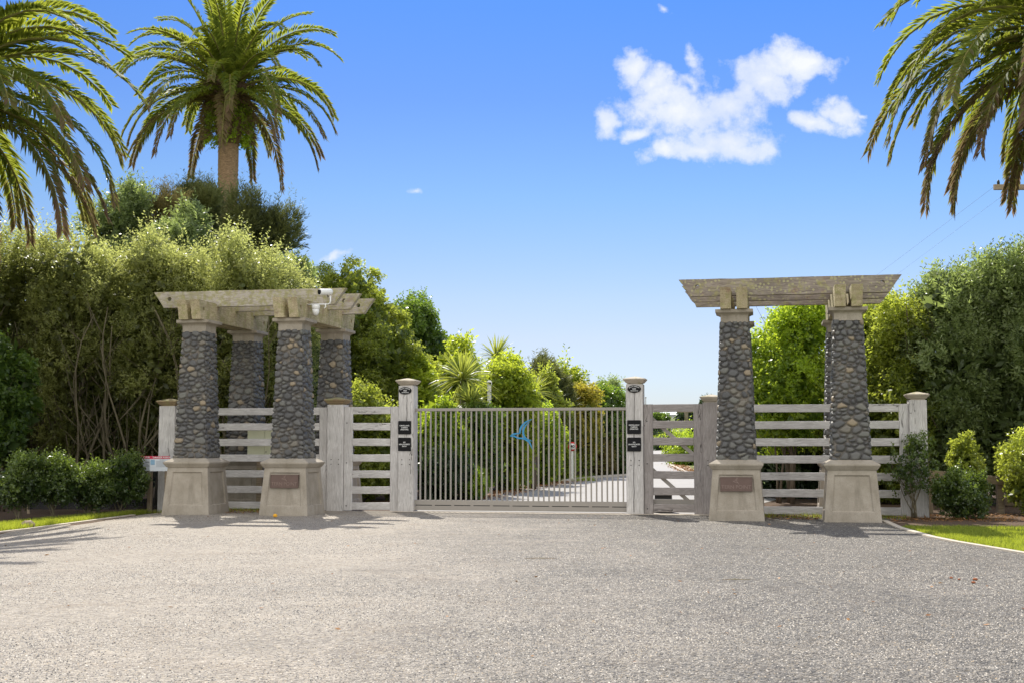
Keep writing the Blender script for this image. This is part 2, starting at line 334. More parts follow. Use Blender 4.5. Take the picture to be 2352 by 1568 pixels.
def ground_mat(name, kind):
    m, nt, b = newmat(name); tc = nd(nt, 'ShaderNodeTexCoord'); v = tc.outputs['Object']
    sep = nd(nt, 'ShaderNodeSeparateXYZ'); nt.links.new(v, sep.inputs[0])
    if kind == 'gravel':
        vo = nd(nt, 'ShaderNodeTexVoronoi', i_Scale=55.0); nt.links.new(v, vo.inputs['Vector'])
        vo2 = nd(nt, 'ShaderNodeTexVoronoi', i_Scale=27.0); nt.links.new(v, vo2.inputs['Vector'])
        sp = nd(nt, 'ShaderNodeSeparateColor'); nt.links.new(vo.outputs['Color'], sp.inputs[0])
        sp2 = nd(nt, 'ShaderNodeSeparateColor'); nt.links.new(vo2.outputs['Color'], sp2.inputs[0])
        big = noise(nt, mapping(nt, v, (1, .45, 1)), .42, 4, .6)
        # the wheel-worn middle and left are smoother and paler than the loose stones on the right
        side = mth(nt, 'MULTIPLY_ADD', sep.outputs[0], .10, .06)
        big2 = noise(nt, mapping(nt, v, (.55, .9, 1), (3, 1, 0)), .9, 5, .65)
        loose = ramp(nt, mth(nt, 'ADD', mth(nt, 'ADD', mth(nt, 'MULTIPLY', big, .75), mth(nt, 'MULTIPLY', big2, .45)), side), [(.42, 0.), (.88, 1.)])
        c1 = ramp(nt, sp.outputs[0], [(0, (.05, .048, .046)), (.25, (.20, .185, .165)), (.55, (.36, .33, .28)), (.8, (.56, .52, .46)), (.95, (.44, .35, .21))])
        c2 = ramp(nt, sp2.outputs[0], [(0, (.04, .042, .046)), (.35, (.19, .18, .17)), (.75, (.38, .35, .31)), (1, (.64, .60, .54))])
        col = mixc(nt, .35, c1, c2)
        col = mixc(nt, mth(nt, 'MULTIPLY_ADD', loose, -.46, .5), col, (.39, .345, .295))
        gap = ramp(nt, vo.outputs['Distance'], [(.0, 0.), (.62, 0.), (.85, 1.)])
        col = mixc(nt, mth(nt, 'MULTIPLY', gap, mth(nt, 'MULTIPLY_ADD', loose, .35, .35)), col, (.07, .06, .05))
        dirt = ramp(nt, noise(nt, v, 1.3, 5, .65), [(.52, 0.), (.72, .45)]); col = mixc(nt, dirt, col, (.22, .175, .13))
        # drifts of loose dark chips between pale trodden patches
        dr = noise(nt, mapping(nt, v, (1, .7, 1)), 5.5, 8, .72); drift = ramp(nt, dr, [(.38, 1.), (.60, 0.)])
        col = mixc(nt, mth(nt, 'MULTIPLY', drift, mth(nt, 'MULTIPLY_ADD', loose, .22, .12)), col, (.085, .08, .078))
        pale = ramp(nt, noise(nt, mapping(nt, v, (.5, 1.0, 1)), 1.1, 6, .7), [(.56, 0.), (.66, .55)]); col = mixc(nt, pale, col, (.43, .38, .32))
        chip = nd(nt, 'ShaderNodeTexVoronoi', i_Scale=17.0); nt.links.new(v, chip.inputs['Vector']); sc3 = nd(nt, 'ShaderNodeSeparateColor'); nt.links.new(chip.outputs['Color'], sc3.inputs[0])
        col = mixc(nt, mth(nt, 'MULTIPLY', ramp(nt, sc3.outputs[0], [(.0, 1.), (.25, 0.)]), mth(nt, 'MULTIPLY_ADD', loose, .35, .18)), col, (.05, .048, .048))
        col = mixc(nt, 1., col, mixc(nt, loose, (1.06, 1.03, .98), (.60, .595, .59)), 'MULTIPLY')
        nt.links.new(col, b.inputs['Base Color']); b.inputs['Roughness'].default_value = .8
        h = mth(nt, 'ADD', mth(nt, 'MULTIPLY', vo.outputs['Distance'], -1.), mth(nt, 'MULTIPLY', vo2.outputs['Distance'], -1.2))
        bump(nt, b, h, 1., .02)
    elif kind == 'asphalt':
        n = noise(nt, v, 1.2, 5); f = noise(nt, v, 120, 2, .8)
        nt.links.new(mixc(nt, mth(nt, 'MULTIPLY_ADD', f, .5, mth(nt, 'MULTIPLY', n, .5)), (.24, .225, .21), (.38, .36, .335)), b.inputs['Base Color']); b.inputs['Roughness'].default_value = .85
    elif kind == 'soil':
        n = noise(nt, v, 3, 6, .7); f = noise(nt, v, 40, 4, .8)
        nt.links.new(mixc(nt, mth(nt, 'MULTIPLY_ADD', f, .6, mth(nt, 'MULTIPLY', n, .4)), (.025, .018, .012), (.19, .12, .075)), b.inputs['Base Color']); b.inputs['Roughness'].default_value = 1; bump(nt, b, f, .8, .03)
    elif kind == 'grass':
        n = noise(nt, v, 1.1, 5, .6); f = noise(nt, v, 70, 4, .8)
        c = mixc(nt, f, (.06, .10, .012), (.20, .27, .03)); c = mixc(nt, ramp(nt, n, [(.55, 0.), (.75, .6)]), c, (.22, .17, .07))
        nt.links.new(c, b.inputs['Base Color']); b.inputs['Roughness'].default_value = 1; bump(nt, b, f, .8, .03)
    elif kind == 'land':
        n = noise(nt, v, .05, 5, .6); f = noise(nt, v, 1.4, 5, .8)
        c = mixc(nt, f, (.05, .07, .02), (.17, .22, .04)); c = mixc(nt, ramp(nt, n, [(.45, 0.), (.6, .7)]), c, (.11, .10, .035))
        nt.links.new(c, b.inputs['Base Color']); b.inputs['Roughness'].default_value = 1
    return m
M['gravel'] = ground_mat('crushed gravel', 'gravel'); M['asphalt'] = ground_mat('pale worn asphalt', 'asphalt'); M['soil'] = ground_mat('dark garden soil', 'soil')
M['turf'] = ground_mat('lawn turf', 'grass'); M['land'] = ground_mat('rough pasture land', 'land'); M['kerb'] = plain('concrete kerb', (.50, .44, .36), .9, 0, .2, .25, 5)

# ------------------------------------------------------------------ setting: ground, drives, lawns
def terrain():
    ys = np.concatenate([np.linspace(-30, 20, 11), np.linspace(21, 60, 40), np.linspace(65, 700, 128), [900, 1500, 4000]])
    xs = np.concatenate([[-3000, -800, -200, -60], np.linspace(-30, 30, 61), np.linspace(35, 80, 10), [200, 800, 3000]])
    XX, YY = np.meshgrid(xs, ys); Z = gh(XX, YY); V = np.stack([XX, YY, Z], -1).reshape(-1, 3); n = len(xs)
    i = np.arange(len(ys)-1)[:, None]*n+np.arange(n-1)[None, :]; F = np.stack([i, i+1, i+n+1, i+n], -1).reshape(-1, 4)
    return tag(quads('ground', V, M['land'], F=F, smooth=True), kind='structure')
terrain()
def ribbon(name, LA, RA, mat, up=.004, nx=24, sub=6, kind='structure'):
    LA, RA = np.array(LA, float), np.array(RA, float)
    def dens(P):
        r = [P[0]]
        for a, b in zip(P[:-1], P[1:]):
            for k in range(1, sub+1): r.append(a+(b-a)*k/sub)
        return np.array(r)
    A, B = dens(LA), dens(RA); k = np.linspace(0, 1, nx+1)[None, :, None]
    P = A[:, None, :]*(1-k)+B[:, None, :]*k; Z = gh(P[..., 0], P[..., 1])+up
    V = np.concatenate([P, Z[..., None]], -1).reshape(-1, 3); n = nx+1
    i = np.arange(len(A)-1)[:, None]*n+np.arange(nx)[None, :]; F = np.stack([i, i+1, i+n+1, i+n], -1).reshape(-1, 4)
    return tag(quads(name, V, mat, F=F), kind=kind)
KR = [(7.6, 24.9), (7.04, 24.4), (6.74, 22.46), (6.67, 21.45), (6.59, 20.24), (6.63, 19.28), (6.8, 17.87), (7.1, 15.5), (7.6, 12), (8.5, 4), (9, -12)]
KL = [(-7.75, 28.3), (-8.1, 27.6), (-8.45, 26.6), (-8.72, 25.43), (-9.0, 23.91), (-9.4, 22.4), (-10.2, 19.6), (-12, 15), (-15, 10), (-20, 3), (-26, -12)]
WL, WR_ = W(-8.0, .25), W(7.75, .25)
ribbon('gravel forecourt', [WL]+KL, [WR_]+KR, M['gravel'], .008, 40, 4)
ribbon('garden soil', [(-30, 45), (-26, 20)], [(30, 45), (26, 20)], M['soil'], .003, 30, 12)
for o in [ob for ob in C.objects if ob.name == 'garden soil']: pass
# drive behind the gate and the road running away
DL = [W(-2.45, .0), (-1.2, 33.5), (.5, 42), (2.3, 50), (5.4, 58), (5.8, 83), (13.5, 140), (20, 212)]
DR = [W(4.3, .0), (6.9, 33.5), (7.2, 42), (7.7, 50), (8.1, 60), (10.1, 83), (17.6, 140), (24.7, 212)]
ribbon('driveway', DL, DR, M['asphalt'], .012, 8, 4)
ribbon('gate threshold slab', [W(-2.6, -.32), W(-2.6, .2)], [W(4.3, -.32), W(4.3, .2)], M['kerb'], .016, 4, 1)
# kerbs as real strips
def kerb(name, pts, w=.11, h=.03, label=None):
    mb = MB(); P = [Vector((p[0], p[1], float(gh(p[0], p[1])))) for p in pts]; rr = []
    for i, p in enumerate(P):
        d = (P[min(i+1, len(P)-1)]-P[max(i-1, 0)]); d.z = 0; d.normalize(); s = Vector((-d.y, d.x, 0))*w/2
        rr.append([p-s+Vector((0, 0, -.05)), p+s+Vector((0, 0, -.05)), p+s+Vector((0, 0, h)), p-s+Vector((0, 0, h))])
    mb.rings(rr); return tag(mb.build(name, M['kerb']), kind='structure')
kerb('kerb', KR[1:]); kerb('kerb', KL[1:])
kerb('kerb', [(1.9, 48), (2.6, 50.6), (3.6, 54), (5.2, 57.2), (5.5, 60), (5.5, 83)], .12, .1)
kerb('kerb', [(8.3, 60), (10.3, 83), (17.8, 140), (24.9, 214)], .25, .05)
ribbon('lawn', [(6.84, 22.95), (6.8, 22.46), (6.73, 21.45), (6.66, 20.24), (6.69, 19.28), (6.86, 17.87), (7.16, 15.5), (7.66, 12)], [(13, 22.2), (13, 21.7), (13, 21.2), (13, 20.3), (13, 19.3), (13, 17.9), (13, 15.5), (13, 12)], M['turf'], .012, 20, 3)
ribbon('grass strip', [(-9.0, 28.0), (-9.6, 26.3), (-10.2, 25.2), (-10.9, 23.8), (-12, 21.8), (-13, 19)], [(-7.8, 28.25), (-8.5, 26.6), (-8.77, 25.4), (-9.05, 23.9), (-9.5, 22.3), (-10.3, 19.5)], M['turf'], .012, 8, 4)
ribbon('grass verge', [(1.2, 48), (1.7, 50.6), (2.4, 54.4), (3.5, 58.5)], [(1.84, 48), (2.55, 50.6), (3.55, 54.2), (5.1, 57.4)], M['turf'], .05, 4, 4)

rng = np.random.default_rng(7)
def nrm(a): return a/np.maximum(np.linalg.norm(a, axis=-1, keepdims=True), 1e-9)
def sprigs(P, D, Ls, k, ll, lw, spread=.75, droop=0., var=None, rng=rng, up=.0):
    N = len(P); D = nrm(D); t = (np.arange(k)+rng.random((N, k)))/k*.9+.1
    base = P[:, None]+D[:, None]*(Ls[:, None, None]*t[..., None]); base[..., 2] -= droop*Ls[:, None]*t**2
    rad = rng.normal(size=(N, k, 3)); rad -= D[:, None]*(rad*D[:, None]).sum(-1, keepdims=True); rad = nrm(rad)
    d = nrm(D[:, None]*(1-spread)+rad*spread+np.array([0, 0, up])); sd = nrm(np.cross(d, rng.normal(size=d.shape)))
    sz = rng.uniform(.65, 1.2, (N, k, 1)); l = d*ll*sz; s2 = sd*lw*.5*sz
    V = np.stack([base, base+l*.5+s2, base+l, base+l*.5-s2], 2)
    vv = (np.zeros(N) if var is None else var)[:, None]+rng.normal(size=(N, k))*.16
    return V.reshape(-1, 3), np.clip(vv.reshape(-1), 0, 1)
def crown(envs, n, lobes, lr, k=9, ll=.075, lw=.03, Ls=.3, upb=.5, rnd=.45, inner=.25, spread=.75, droop=0., seed=0, grad=.25, lobevar=.22, sq=1., shoots=.05, core=.22):
    rng = np.random.default_rng(seed); PP, DD, VV = [], [], []
    vol = np.array([(e[3]*e[4]*e[5])**(2/3) for e in envs]); vol /= vol.sum()
    zmin = min(e[2]-e[5] for e in envs); zmax = max(e[2]+e[5] for e in envs)
    for e, f in zip(envs, vol):
        c, r = np.array(e[:3]), np.array(e[3:]); nl = max(3, int(lobes*f)); ns = int(n*f)
        q = nrm(rng.normal(size=(nl, 3))); q *= rng.uniform(.55, .9, (nl, 1)); lc = q*r; rad = lr*rng.uniform(.6, 1.3, nl)
        li = rng.integers(0, nl, ns); dd = nrm(rng.normal(size=(ns, 3))+nrm(lc[li])*.7); fr = rng.uniform(.6, 1.05, (ns, 1))
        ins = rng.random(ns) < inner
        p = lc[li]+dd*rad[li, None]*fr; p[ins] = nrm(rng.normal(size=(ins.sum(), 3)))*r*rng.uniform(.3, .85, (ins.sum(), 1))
        n_out = nrm(p/r); D = dd*.5+n_out*.5+np.array([0, 0, upb])+rng.normal(size=(ns, 3))*rnd
        lv = rng.normal(size=nl)*lobevar
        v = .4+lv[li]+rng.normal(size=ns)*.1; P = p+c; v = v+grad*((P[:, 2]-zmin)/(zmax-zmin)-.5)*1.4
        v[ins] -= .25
        PP.append(P); DD.append(D); VV.append(v)
    P, D, v = np.concatenate(PP), np.concatenate(DD), np.concatenate(VV)
    ok = P[:, 2] > .04; P, D, v = P[ok], D[ok], v[ok]
    V, va = sprigs(P, D, Ls*rng.uniform(.6, 1.3, len(P)), k, ll, lw, spread, droop, v, rng)
    # upright young shoots that break the outline
    if shoots:
        zt = np.quantile(P[:, 2], .72); out = np.nonzero(P[:, 2] > zt)[0]; pick = rng.choice(out, min(len(out), int(n*shoots)))
        V2, v2 = sprigs(P[pick], np.array([0, 0, 1.])+rng.normal(size=(len(pick), 3))*.3, Ls*rng.uniform(1.2, 2.6, len(pick)), int(k*1.4), ll*.9, lw*.9, .6, 0, v[pick]+.15, rng); V = np.concatenate([V, V2]); va = np.concatenate([va, v2])
    # big dark leaves added deep inside to block light and view, darkening the gaps
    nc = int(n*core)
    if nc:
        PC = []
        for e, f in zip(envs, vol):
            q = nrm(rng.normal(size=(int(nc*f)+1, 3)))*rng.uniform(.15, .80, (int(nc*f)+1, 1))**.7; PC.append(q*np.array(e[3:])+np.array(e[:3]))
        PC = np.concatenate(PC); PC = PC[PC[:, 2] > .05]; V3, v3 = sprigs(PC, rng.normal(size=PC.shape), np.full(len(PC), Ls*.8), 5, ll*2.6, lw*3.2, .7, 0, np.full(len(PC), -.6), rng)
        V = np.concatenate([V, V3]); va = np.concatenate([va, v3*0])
    return V, va
def stems(mb, n, base_r, h, spread, r0=.05, seed=0, lean=(0, 0), sub=3, z0=.0, wig=.12, twig=.5):
    rd = random.Random(seed)
    for i in range(n):
        a = rd.uniform(0, 6.28); x, y = base_r*math.cos(a)*rd.random(), base_r*math.sin(a)*rd.random()
        tx, ty = spread*rd.uniform(-1, 1)+lean[0], spread*rd.uniform(-1, 1)+lean[1]; hh = h*rd.uniform(.75, 1.05); m = 7; pts = []
        ph = rd.uniform(0, 6)
        for j in range(m+1):
            t = j/m; pts.append((x+tx*t**1.3+wig*math.sin(ph+t*5)*t, y+ty*t**1.3+wig*math.cos(ph+t*4)*t, z0+hh*t))
        r = r0*rd.uniform(.6, 1.2); mb.tube(pts, [r*(1-.75*j/m) for j in range(m+1)], 6)
        for q in range(sub):
            j = rd.randint(2, m-1); p = Vector(pts[j]); d = Vector((rd.uniform(-1, 1), rd.uniform(-1, 1), rd.uniform(.5, 1.4))).normalized(); l = h*rd.uniform(.15, .35)*twig*2
            pp = [p+d*l*s+Vector((0, 0, .12*l*s*s)) for s in (0, .35, .7, 1)]; rr = r*(1-.75*j/m)*.6
            mb.tube(pp, [rr, rr*.7, rr*.45, rr*.2], 5)
SP = dict(  # species: material, leaves per sprig, leaf length, width, sprig length, upward bias
    olive=('olive', 11, .075, .027, .42, .9, .62), grey=('grey', 10, .10, .032, .32, .6, .6), green=('green', 9, .085, .036, .28, .3, .8), bright=('bright', 9, .085, .04, .28, .3, .8),
    lime=('lime', 9, .095, .04, .3, .5, .75), dark=('dark', 9, .09, .038, .28, .2, .8), kan=('kan', 18, .12, .017, .5, 1.0, .35), bronze=('bronze', 18, .12, .017, .45, 1.0, .35), gold=('gold', 9, .09, .04, .25, .5, .75),
    mid=('mid', 9, .095, .04, .3, .5, .75), fine=('mid', 12, .085, .038, .25, .35, .8), sparse=('lime', 7, .09, .045, .5, 1.2, .7), willow=('lime', 12, .17, .022, .5, .9, .5), small=('dkgr', 10, .055, .028, .25, .6, .8))
def plant(name, label, cat, u0, u1, vt, vb, Y, dy, sp, n, seed, group=None, lobes=26, stem=None, envs=None, z0=None, inner=.25, lr=None, grad=.25, sc_=1., barkm='bark', ls=None, rnd=.45, pname=None, shoots=.05, core=.22):
    mat, k, ll, lw, Lz, upb, spd = SP[sp]; cx = X((u0+u1)/2, Y); rx = (u1-u0)/2/FP*Y; g = float(gh(cx, Y)); zt = ZV(vt, Y)-g; zb = max(-.1, ZV(vb, Y)-g)
    t = thing(name, (cx, Y, g), 0, label, cat, group)
    rz = (zt-zb)/2; E = envs or [(0, 0, .5, .92, 1, .93)]
    kz = 2/max(2*e[2]+e[5] for e in E); E = [(e[0], e[1], e[2]*kz, e[3], e[4], e[5]*kz) for e in E]
    ev = [(e[0]*rx, e[1]*dy, zb+e[2]*2*rz, e[3]*rx, e[4]*dy, e[5]*rz) for e in E]
    V, va = crown(ev, n, lobes, lr or min(rx, rz, 1.2)*.42, k, ll*sc_*1.22, lw*sc_*1.3, (ls or Lz)*min(1, max(.35, rx))*1., upb, rnd, inner, spd, seed=seed, grad=grad, shoots=shoots, core=core)
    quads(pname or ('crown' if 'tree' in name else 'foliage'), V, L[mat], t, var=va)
    mb = MB(); s = stem or dict(n=4, base_r=.15, h=max(.4, zt*.75), spread=rx*.5, r0=.035)
    stems(mb, seed=seed, **s); mb.build('trunk' if 'tree' in name else 'stem', M[barkm], t)
    return t

# ------------------------------------------------------------------ pergolas
def shaft_mesh(seed, H=2.66, w0=.355, w1=.255):
    rg = np.random.default_rng(seed); P = 2.44; NU, NZ = 190, 200
    n = 420; pts = rg.random((n, 2))*[P, H]; an = np.array([.82, 1.12])
    samp = rg.random((9000, 2))*[P, H]
    def dist(a, b):
        dx = np.abs(a[:, None, 0]-b[None, :, 0]); dx = np.minimum(dx, P-dx); return np.hypot(dx*an[0], (a[:, None, 1]-b[None, :, 1])*an[1])
    wts = rg.uniform(-.022, .026, n)                       # some stones are bigger than others
    for it in range(5):
        i = np.argmin(dist(samp, pts)-wts, 1); old = pts.copy()
        dx = samp[:, 0]-old[i, 0]; dx = (dx+P/2) % P-P/2
        cnt = np.maximum(np.bincount(i, minlength=n), 1)
        pts[:, 0] = (old[:, 0]+np.bincount(i, dx, n)/cnt) % P; pts[:, 1] = old[:, 1]+np.bincount(i, samp[:, 1]-old[i, 1], n)/cnt
    uu, zz = np.meshgrid(np.arange(NU)/NU*P, np.linspace(0, H, NZ)); g = np.stack([uu.ravel(), zz.ravel()], 1)
    g2 = g + np.stack([np.sin(g[:, 1]*23+g[:, 0]*9), np.sin(g[:, 0]*21)], 1)*.006
    d = np.concatenate([dist(c, pts)-wts for c in np.array_split(g2, 12)]); i1 = np.argmin(d, 1); f1 = d[np.arange(len(d)), i1]; d[np.arange(len(d)), i1] = 9; f2 = d.min(1)
    Rr = np.zeros(n)
    for q in range(n):
        fq = f1[i1 == q]; Rr[q] = np.percentile(fq, 88) if len(fq) else .05
    x = np.minimum(np.clip((f2-f1-.016)/.05, 0, 1), np.clip((Rr[i1]-f1)/.045, 0, 1)); h = .055*np.sqrt(1-(1-x)**2); col = rg.random(n)
    tone = .72*rg.random(n)+.08; tone[col > .88] = rg.uniform(.8, .9, (col > .88).sum()); tone[col > .955] = 1.0
    per = (uu.ravel()/P*4); side = np.floor(per).astype(int) % 4; f = per-np.floor(per); hw = w0+(w1-w0)*(g[:, 1]/H)
    a = (f*2-1); rc = .25; aa = np.abs(a); cut = np.clip((aa-(1-rc))/rc, 0, 1); sx = np.sign(a)*(np.minimum(aa, 1-rc)+rc*np.sin(cut*math.pi/4)/math.sin(math.pi/4)*1.0)
    dep = 1-rc*(1-np.cos(cut*math.pi/4))*.9
    ang = side*math.pi/2; lx, ly = sx*hw, -dep*hw; nx_, ny_ = np.sin(cut*math.pi/4)*np.sign(a), -np.cos(cut*math.pi/4)
    lx = lx+nx_*(h-.022); ly = ly+ny_*(h-.022)
    V = np.stack([lx*np.cos(ang)-ly*np.sin(ang), lx*np.sin(ang)+ly*np.cos(ang), g[:, 1]], 1)
    r = np.arange(NZ-1)[:, None]*NU; c = np.arange(NU)[None]; F = np.stack([r+c, r+(c+1) % NU, r+NU+(c+1) % NU, r+NU+c], -1).reshape(-1, 4)
    return V, F, tone[i1], 1-np.clip(x/.18, 0, 1)
SH = [shaft_mesh(s) for s in (11, 12, 13)]; SHM = []
def plinth_mb(B=.525, T=.445, H=.98):
    mb = MB(); pb, pt_ = .20, .88; ins = .13; dp = .028
    for k in range(4):
        a = k*math.pi/2; ca, sa = math.cos(a), math.sin(a)
        def hw(z): return B+(T-B)*z/H
        def P(x, d, z): lx, ly = x, -(hw(z)-d); return (lx*ca-ly*sa, lx*sa+ly*ca, z)
        zs = [-.3, pb, pt_, H]; g = []
        for z in zs:
            w_ = hw(z); g.append([P(-w_, 0, z), P(-(w_-ins), 0, z), P(w_-ins, 0, z), P(w_, 0, z)])
        for i in range(3):
            for j in range(3):
                if i == 1 and j == 1: continue
                mb.add([g[i][j], g[i][j+1], g[i+1][j+1], g[i+1][j]], [(0, 1, 2, 3)])
        w1, w2 = hw(pb)-ins, hw(pt_)-ins; o = [g[1][1], g[1][2], g[2][2], g[2][1]]; e = .018
        ii = [P(-w1+e, dp, pb+e*.5), P(w1-e, dp, pb+e*.5), P(w2-e, dp, pt_-e), P(-w2+e, dp, pt_-e)]
        mb.add(o+ii, [(4, 5, 6, 7), (0, 1, 5, 4), (1, 2, 6, 5), (2, 3, 7, 6), (3, 0, 4, 7)])
    mb.add([(-T, -T, H), (T, -T, H), (T, T, H), (-T, T, H)], [(0, 1, 2, 3)])
    return mb
rd = random.Random(5)
def hole_circle(x, y, r, n=12): return [(x+r*math.cos(2*math.pi*i/n), y+r*math.sin(2*math.pi*i/n)) for i in range(n)]
def beam_mb(L_, h, th, inset, jag=0, along='x'):
    """beam of length L_ at the top, with ends cut back by inset at the bottom and a round hole near each end; local origin at bottom centre"""
    o = [(-L_/2+inset, 0)]; n = 16
    for i in range(1, n): o.append((-L_/2+inset+(L_-2*inset)*i/n, rd.uniform(-.004, .004)))
    o += [(L_/2-inset, 0), (L_/2-inset*.45, h*.55+rd.uniform(-jag, jag)), (L_/2, h)]
    top = []
    for i in range(1, n): top.append((L_/2-L_*i/n, h+rd.uniform(-.006, .004)))
    o += top+[(-L_/2, h)]
    if jag:
        for q in (.85, .7, .55, .4, .25): o.append((-L_/2+inset*(1-q)+rd.uniform(0, jag), h*q))
    holes = [hole_circle(-L_/2+inset+.13, h*.55, .048), hole_circle(L_/2-inset-.13, h*.55, .048)]
    mb = MB()
    fn = (lambda x, y, d: (x, d-th/2, y)) if along == 'x' else (lambda x, y, d: (d-th/2, x, y))
    mb.poly(o, holes, th, fn); return mb
def pergola(sc0, label, variant):
    x0, y0 = W(sc0, -.1); t = thing('pergola', (x0, y0, 0), -TH, label, 'pergola', 'stone column pergolas beside the gate'); k = 0
    for sx in (-1.07, 1.07):
        for sy in (-1.3, 1.3):
            p = plinth_mb().build('plinth', M['conc'], t, (sx, sy, 0)); bv = p.modifiers.new('b', 'BEVEL'); bv.width = .006; bv.segments = 1
            mo = MB(); mo.sq([(.462, .462, .975), (.515, .515, 1.055), (.515, .515, 1.085), (.37, .37, 1.165)]); q = mo.build('plinth_moulding', M['conc'], p); q.modifiers.new('b', 'BEVEL').width = .005
            i = (k+variant) % 3
            if len(SHM) <= i: pass
            V, F, tn, mt = SH[i]; s = quads('column_shaft', V, M['stone'], t, (sx, sy, 1.155), var=tn, dead=mt, F=F, smooth=True); s.rotation_euler = (0, 0, math.pi/2*((k*3+variant) % 4))
            c = MB(); c.sq([(.262, .262, 3.795), (.262, .262, 3.93), (.285, .285, 3.955), (.325, .325, 3.975), (.335, .335, 3.985), (.36, .36, 3.985), (.36, .36, 4.05)])
            q = c.build('capital', M['conc'], s); q.location = (0, 0, -1.155); q.modifiers.new('b', 'BEVEL').width = .006
            k += 1
        for d in (-.155, .155):
            b = beam_mb(3.75+.09*rd.random(), .40, .205, .13, .012, 'y').build('cross_beam', M['beamy'], t, (sx+d, rd.uniform(-.03, .03), 4.051)); b.modifiers.new('b', 'BEVEL').width = .008
    for i, y in enumerate((-.95, .05, 1.05)):
        b = beam_mb(4.3 if variant else 4.36, .34, .14, .24, .025 if variant else .012, 'x').build('top_beam', M['beamx' if variant else 'beaml'], t, (-.02 if variant else -.1, y, 4.385-.003*i)); b.modifiers.new('b', 'BEVEL').width = .006
    return t
pergola(-5.435, 'mossy timber pergola on four river-stone columns left of the gate, white security cameras on it', 0)
pergola(5.79, 'grey timber pergola on four river-stone columns right of the gate, with a jagged beam end', 1)

# bronze plaques
def bird(mb, fn, mat, scale=1., depth=.01, relief=1.):
    """tern emblem: tapered strokes, unit square about 1 x 1.3"""
    def stroke(ctrl, wd):
        n = 26; P = []
        for i in range(n+1):
            t = i/n*(len(ctrl)-1); j = min(int(t), len(ctrl)-2); f = t-j
            p0, p1, p2, p3 = [Vector(ctrl[max(0, min(len(ctrl)-1, j+q))]) for q in (-1, 0, 1, 2)]
            P.append(.5*((2*p1)+(p2-p0)*f+(2*p0-5*p1+4*p2-p3)*f*f+(3*p1-p0-3*p2+p3)*f**3))
        a, b = [], []
        for i, p in enumerate(P):
            d = (P[min(i+1, n)]-P[max(i-1, 0)]).normalized(); nn = Vector((-d.y, d.x)); t = i/n
            k = t*(len(wd)-1); j = min(int(k), len(wd)-2); wv = wd[j]*(1-(k-j))+wd[j+1]*(k-j)
            a.append(p+nn*wv/2); b.append(p-nn*wv/2)
        for i in range(n):
            q = [a[i], a[i+1], b[i+1], b[i]]; q = [(p.x*scale, p.y*scale) for p in q]
            mb.add([fn(x, y, 0) for x, y in q]+[fn(x, y, depth) for x, y in q], [(0, 1, 2, 3), (7, 6, 5, 4), (0, 4, 5, 1), (2, 6, 7, 3), (1, 5, 6, 2), (3, 7, 4, 0)], mat)
    S_ = lambda L_: [((x-1865)/225., (690-y)/225.) for x, y in L_]
    stroke(S_([(1975, 545), (1905, 578), (1862, 628), (1848, 688)]), [.01, .07, .085, .06])
    stroke(S_([(1950, 570), (1902, 615), (1884, 672), (1905, 728), (1975, 760)]), [.01, .06, .085, .07, .01])
    stroke(S_([(1752, 713), (1785, 692), (1820, 686), (1850, 684)]), [.01, .07, .06, .05])
    stroke(S_([(1752, 713), (1795, 712), (1835, 730), (1890, 735), (1940, 765), (1960, 800), (1975, 838)]), [.01, .07, .06, .08, .07, .05, .01])
def plaque(s, label):
    tilt = math.atan((.525-.445)/.98)
    x, y = W(s, -1.4-.445-(1-.70/.98)*.08-.004); t = thing('plaque', (x, y, .70), -TH, label, 'plaque', 'bronze name plaques on the plinths'); t.rotation_euler = (-tilt, 0, -TH)
    mb = MB(); mb.box(-.30, .30, -.004, .03, -.135, .135); mb.box(-.30, .30, -.012, -.004, -.135, -.125); mb.box(-.30, .30, -.012, -.004, .125, .135); mb.box(-.30, -.29, -.012, -.004, -.125, .125); mb.box(.29, .30, -.012, -.004, -.125, .125)
    mb.build('plate', M['bronze'], t)
    l = MB(); text_mb(l, 'TERN POINT', .098, lambda a, b, d: (a, -.005-d, b-.055), depth=.006, bold=.0); l.build('lettering', M['bronzel'], t)
    e = MB(); bird(e, lambda a, b, d: (a, -.005-d, b+.06), 0, .13, .006); e.build('bird_emblem', M['bronzel'], t)
plaque(-4.365, 'dark bronze name plaque with bird on the second plinth from the left'); plaque(4.72, 'dark bronze name plaque with bird on the plinth just right of the wicket panel')

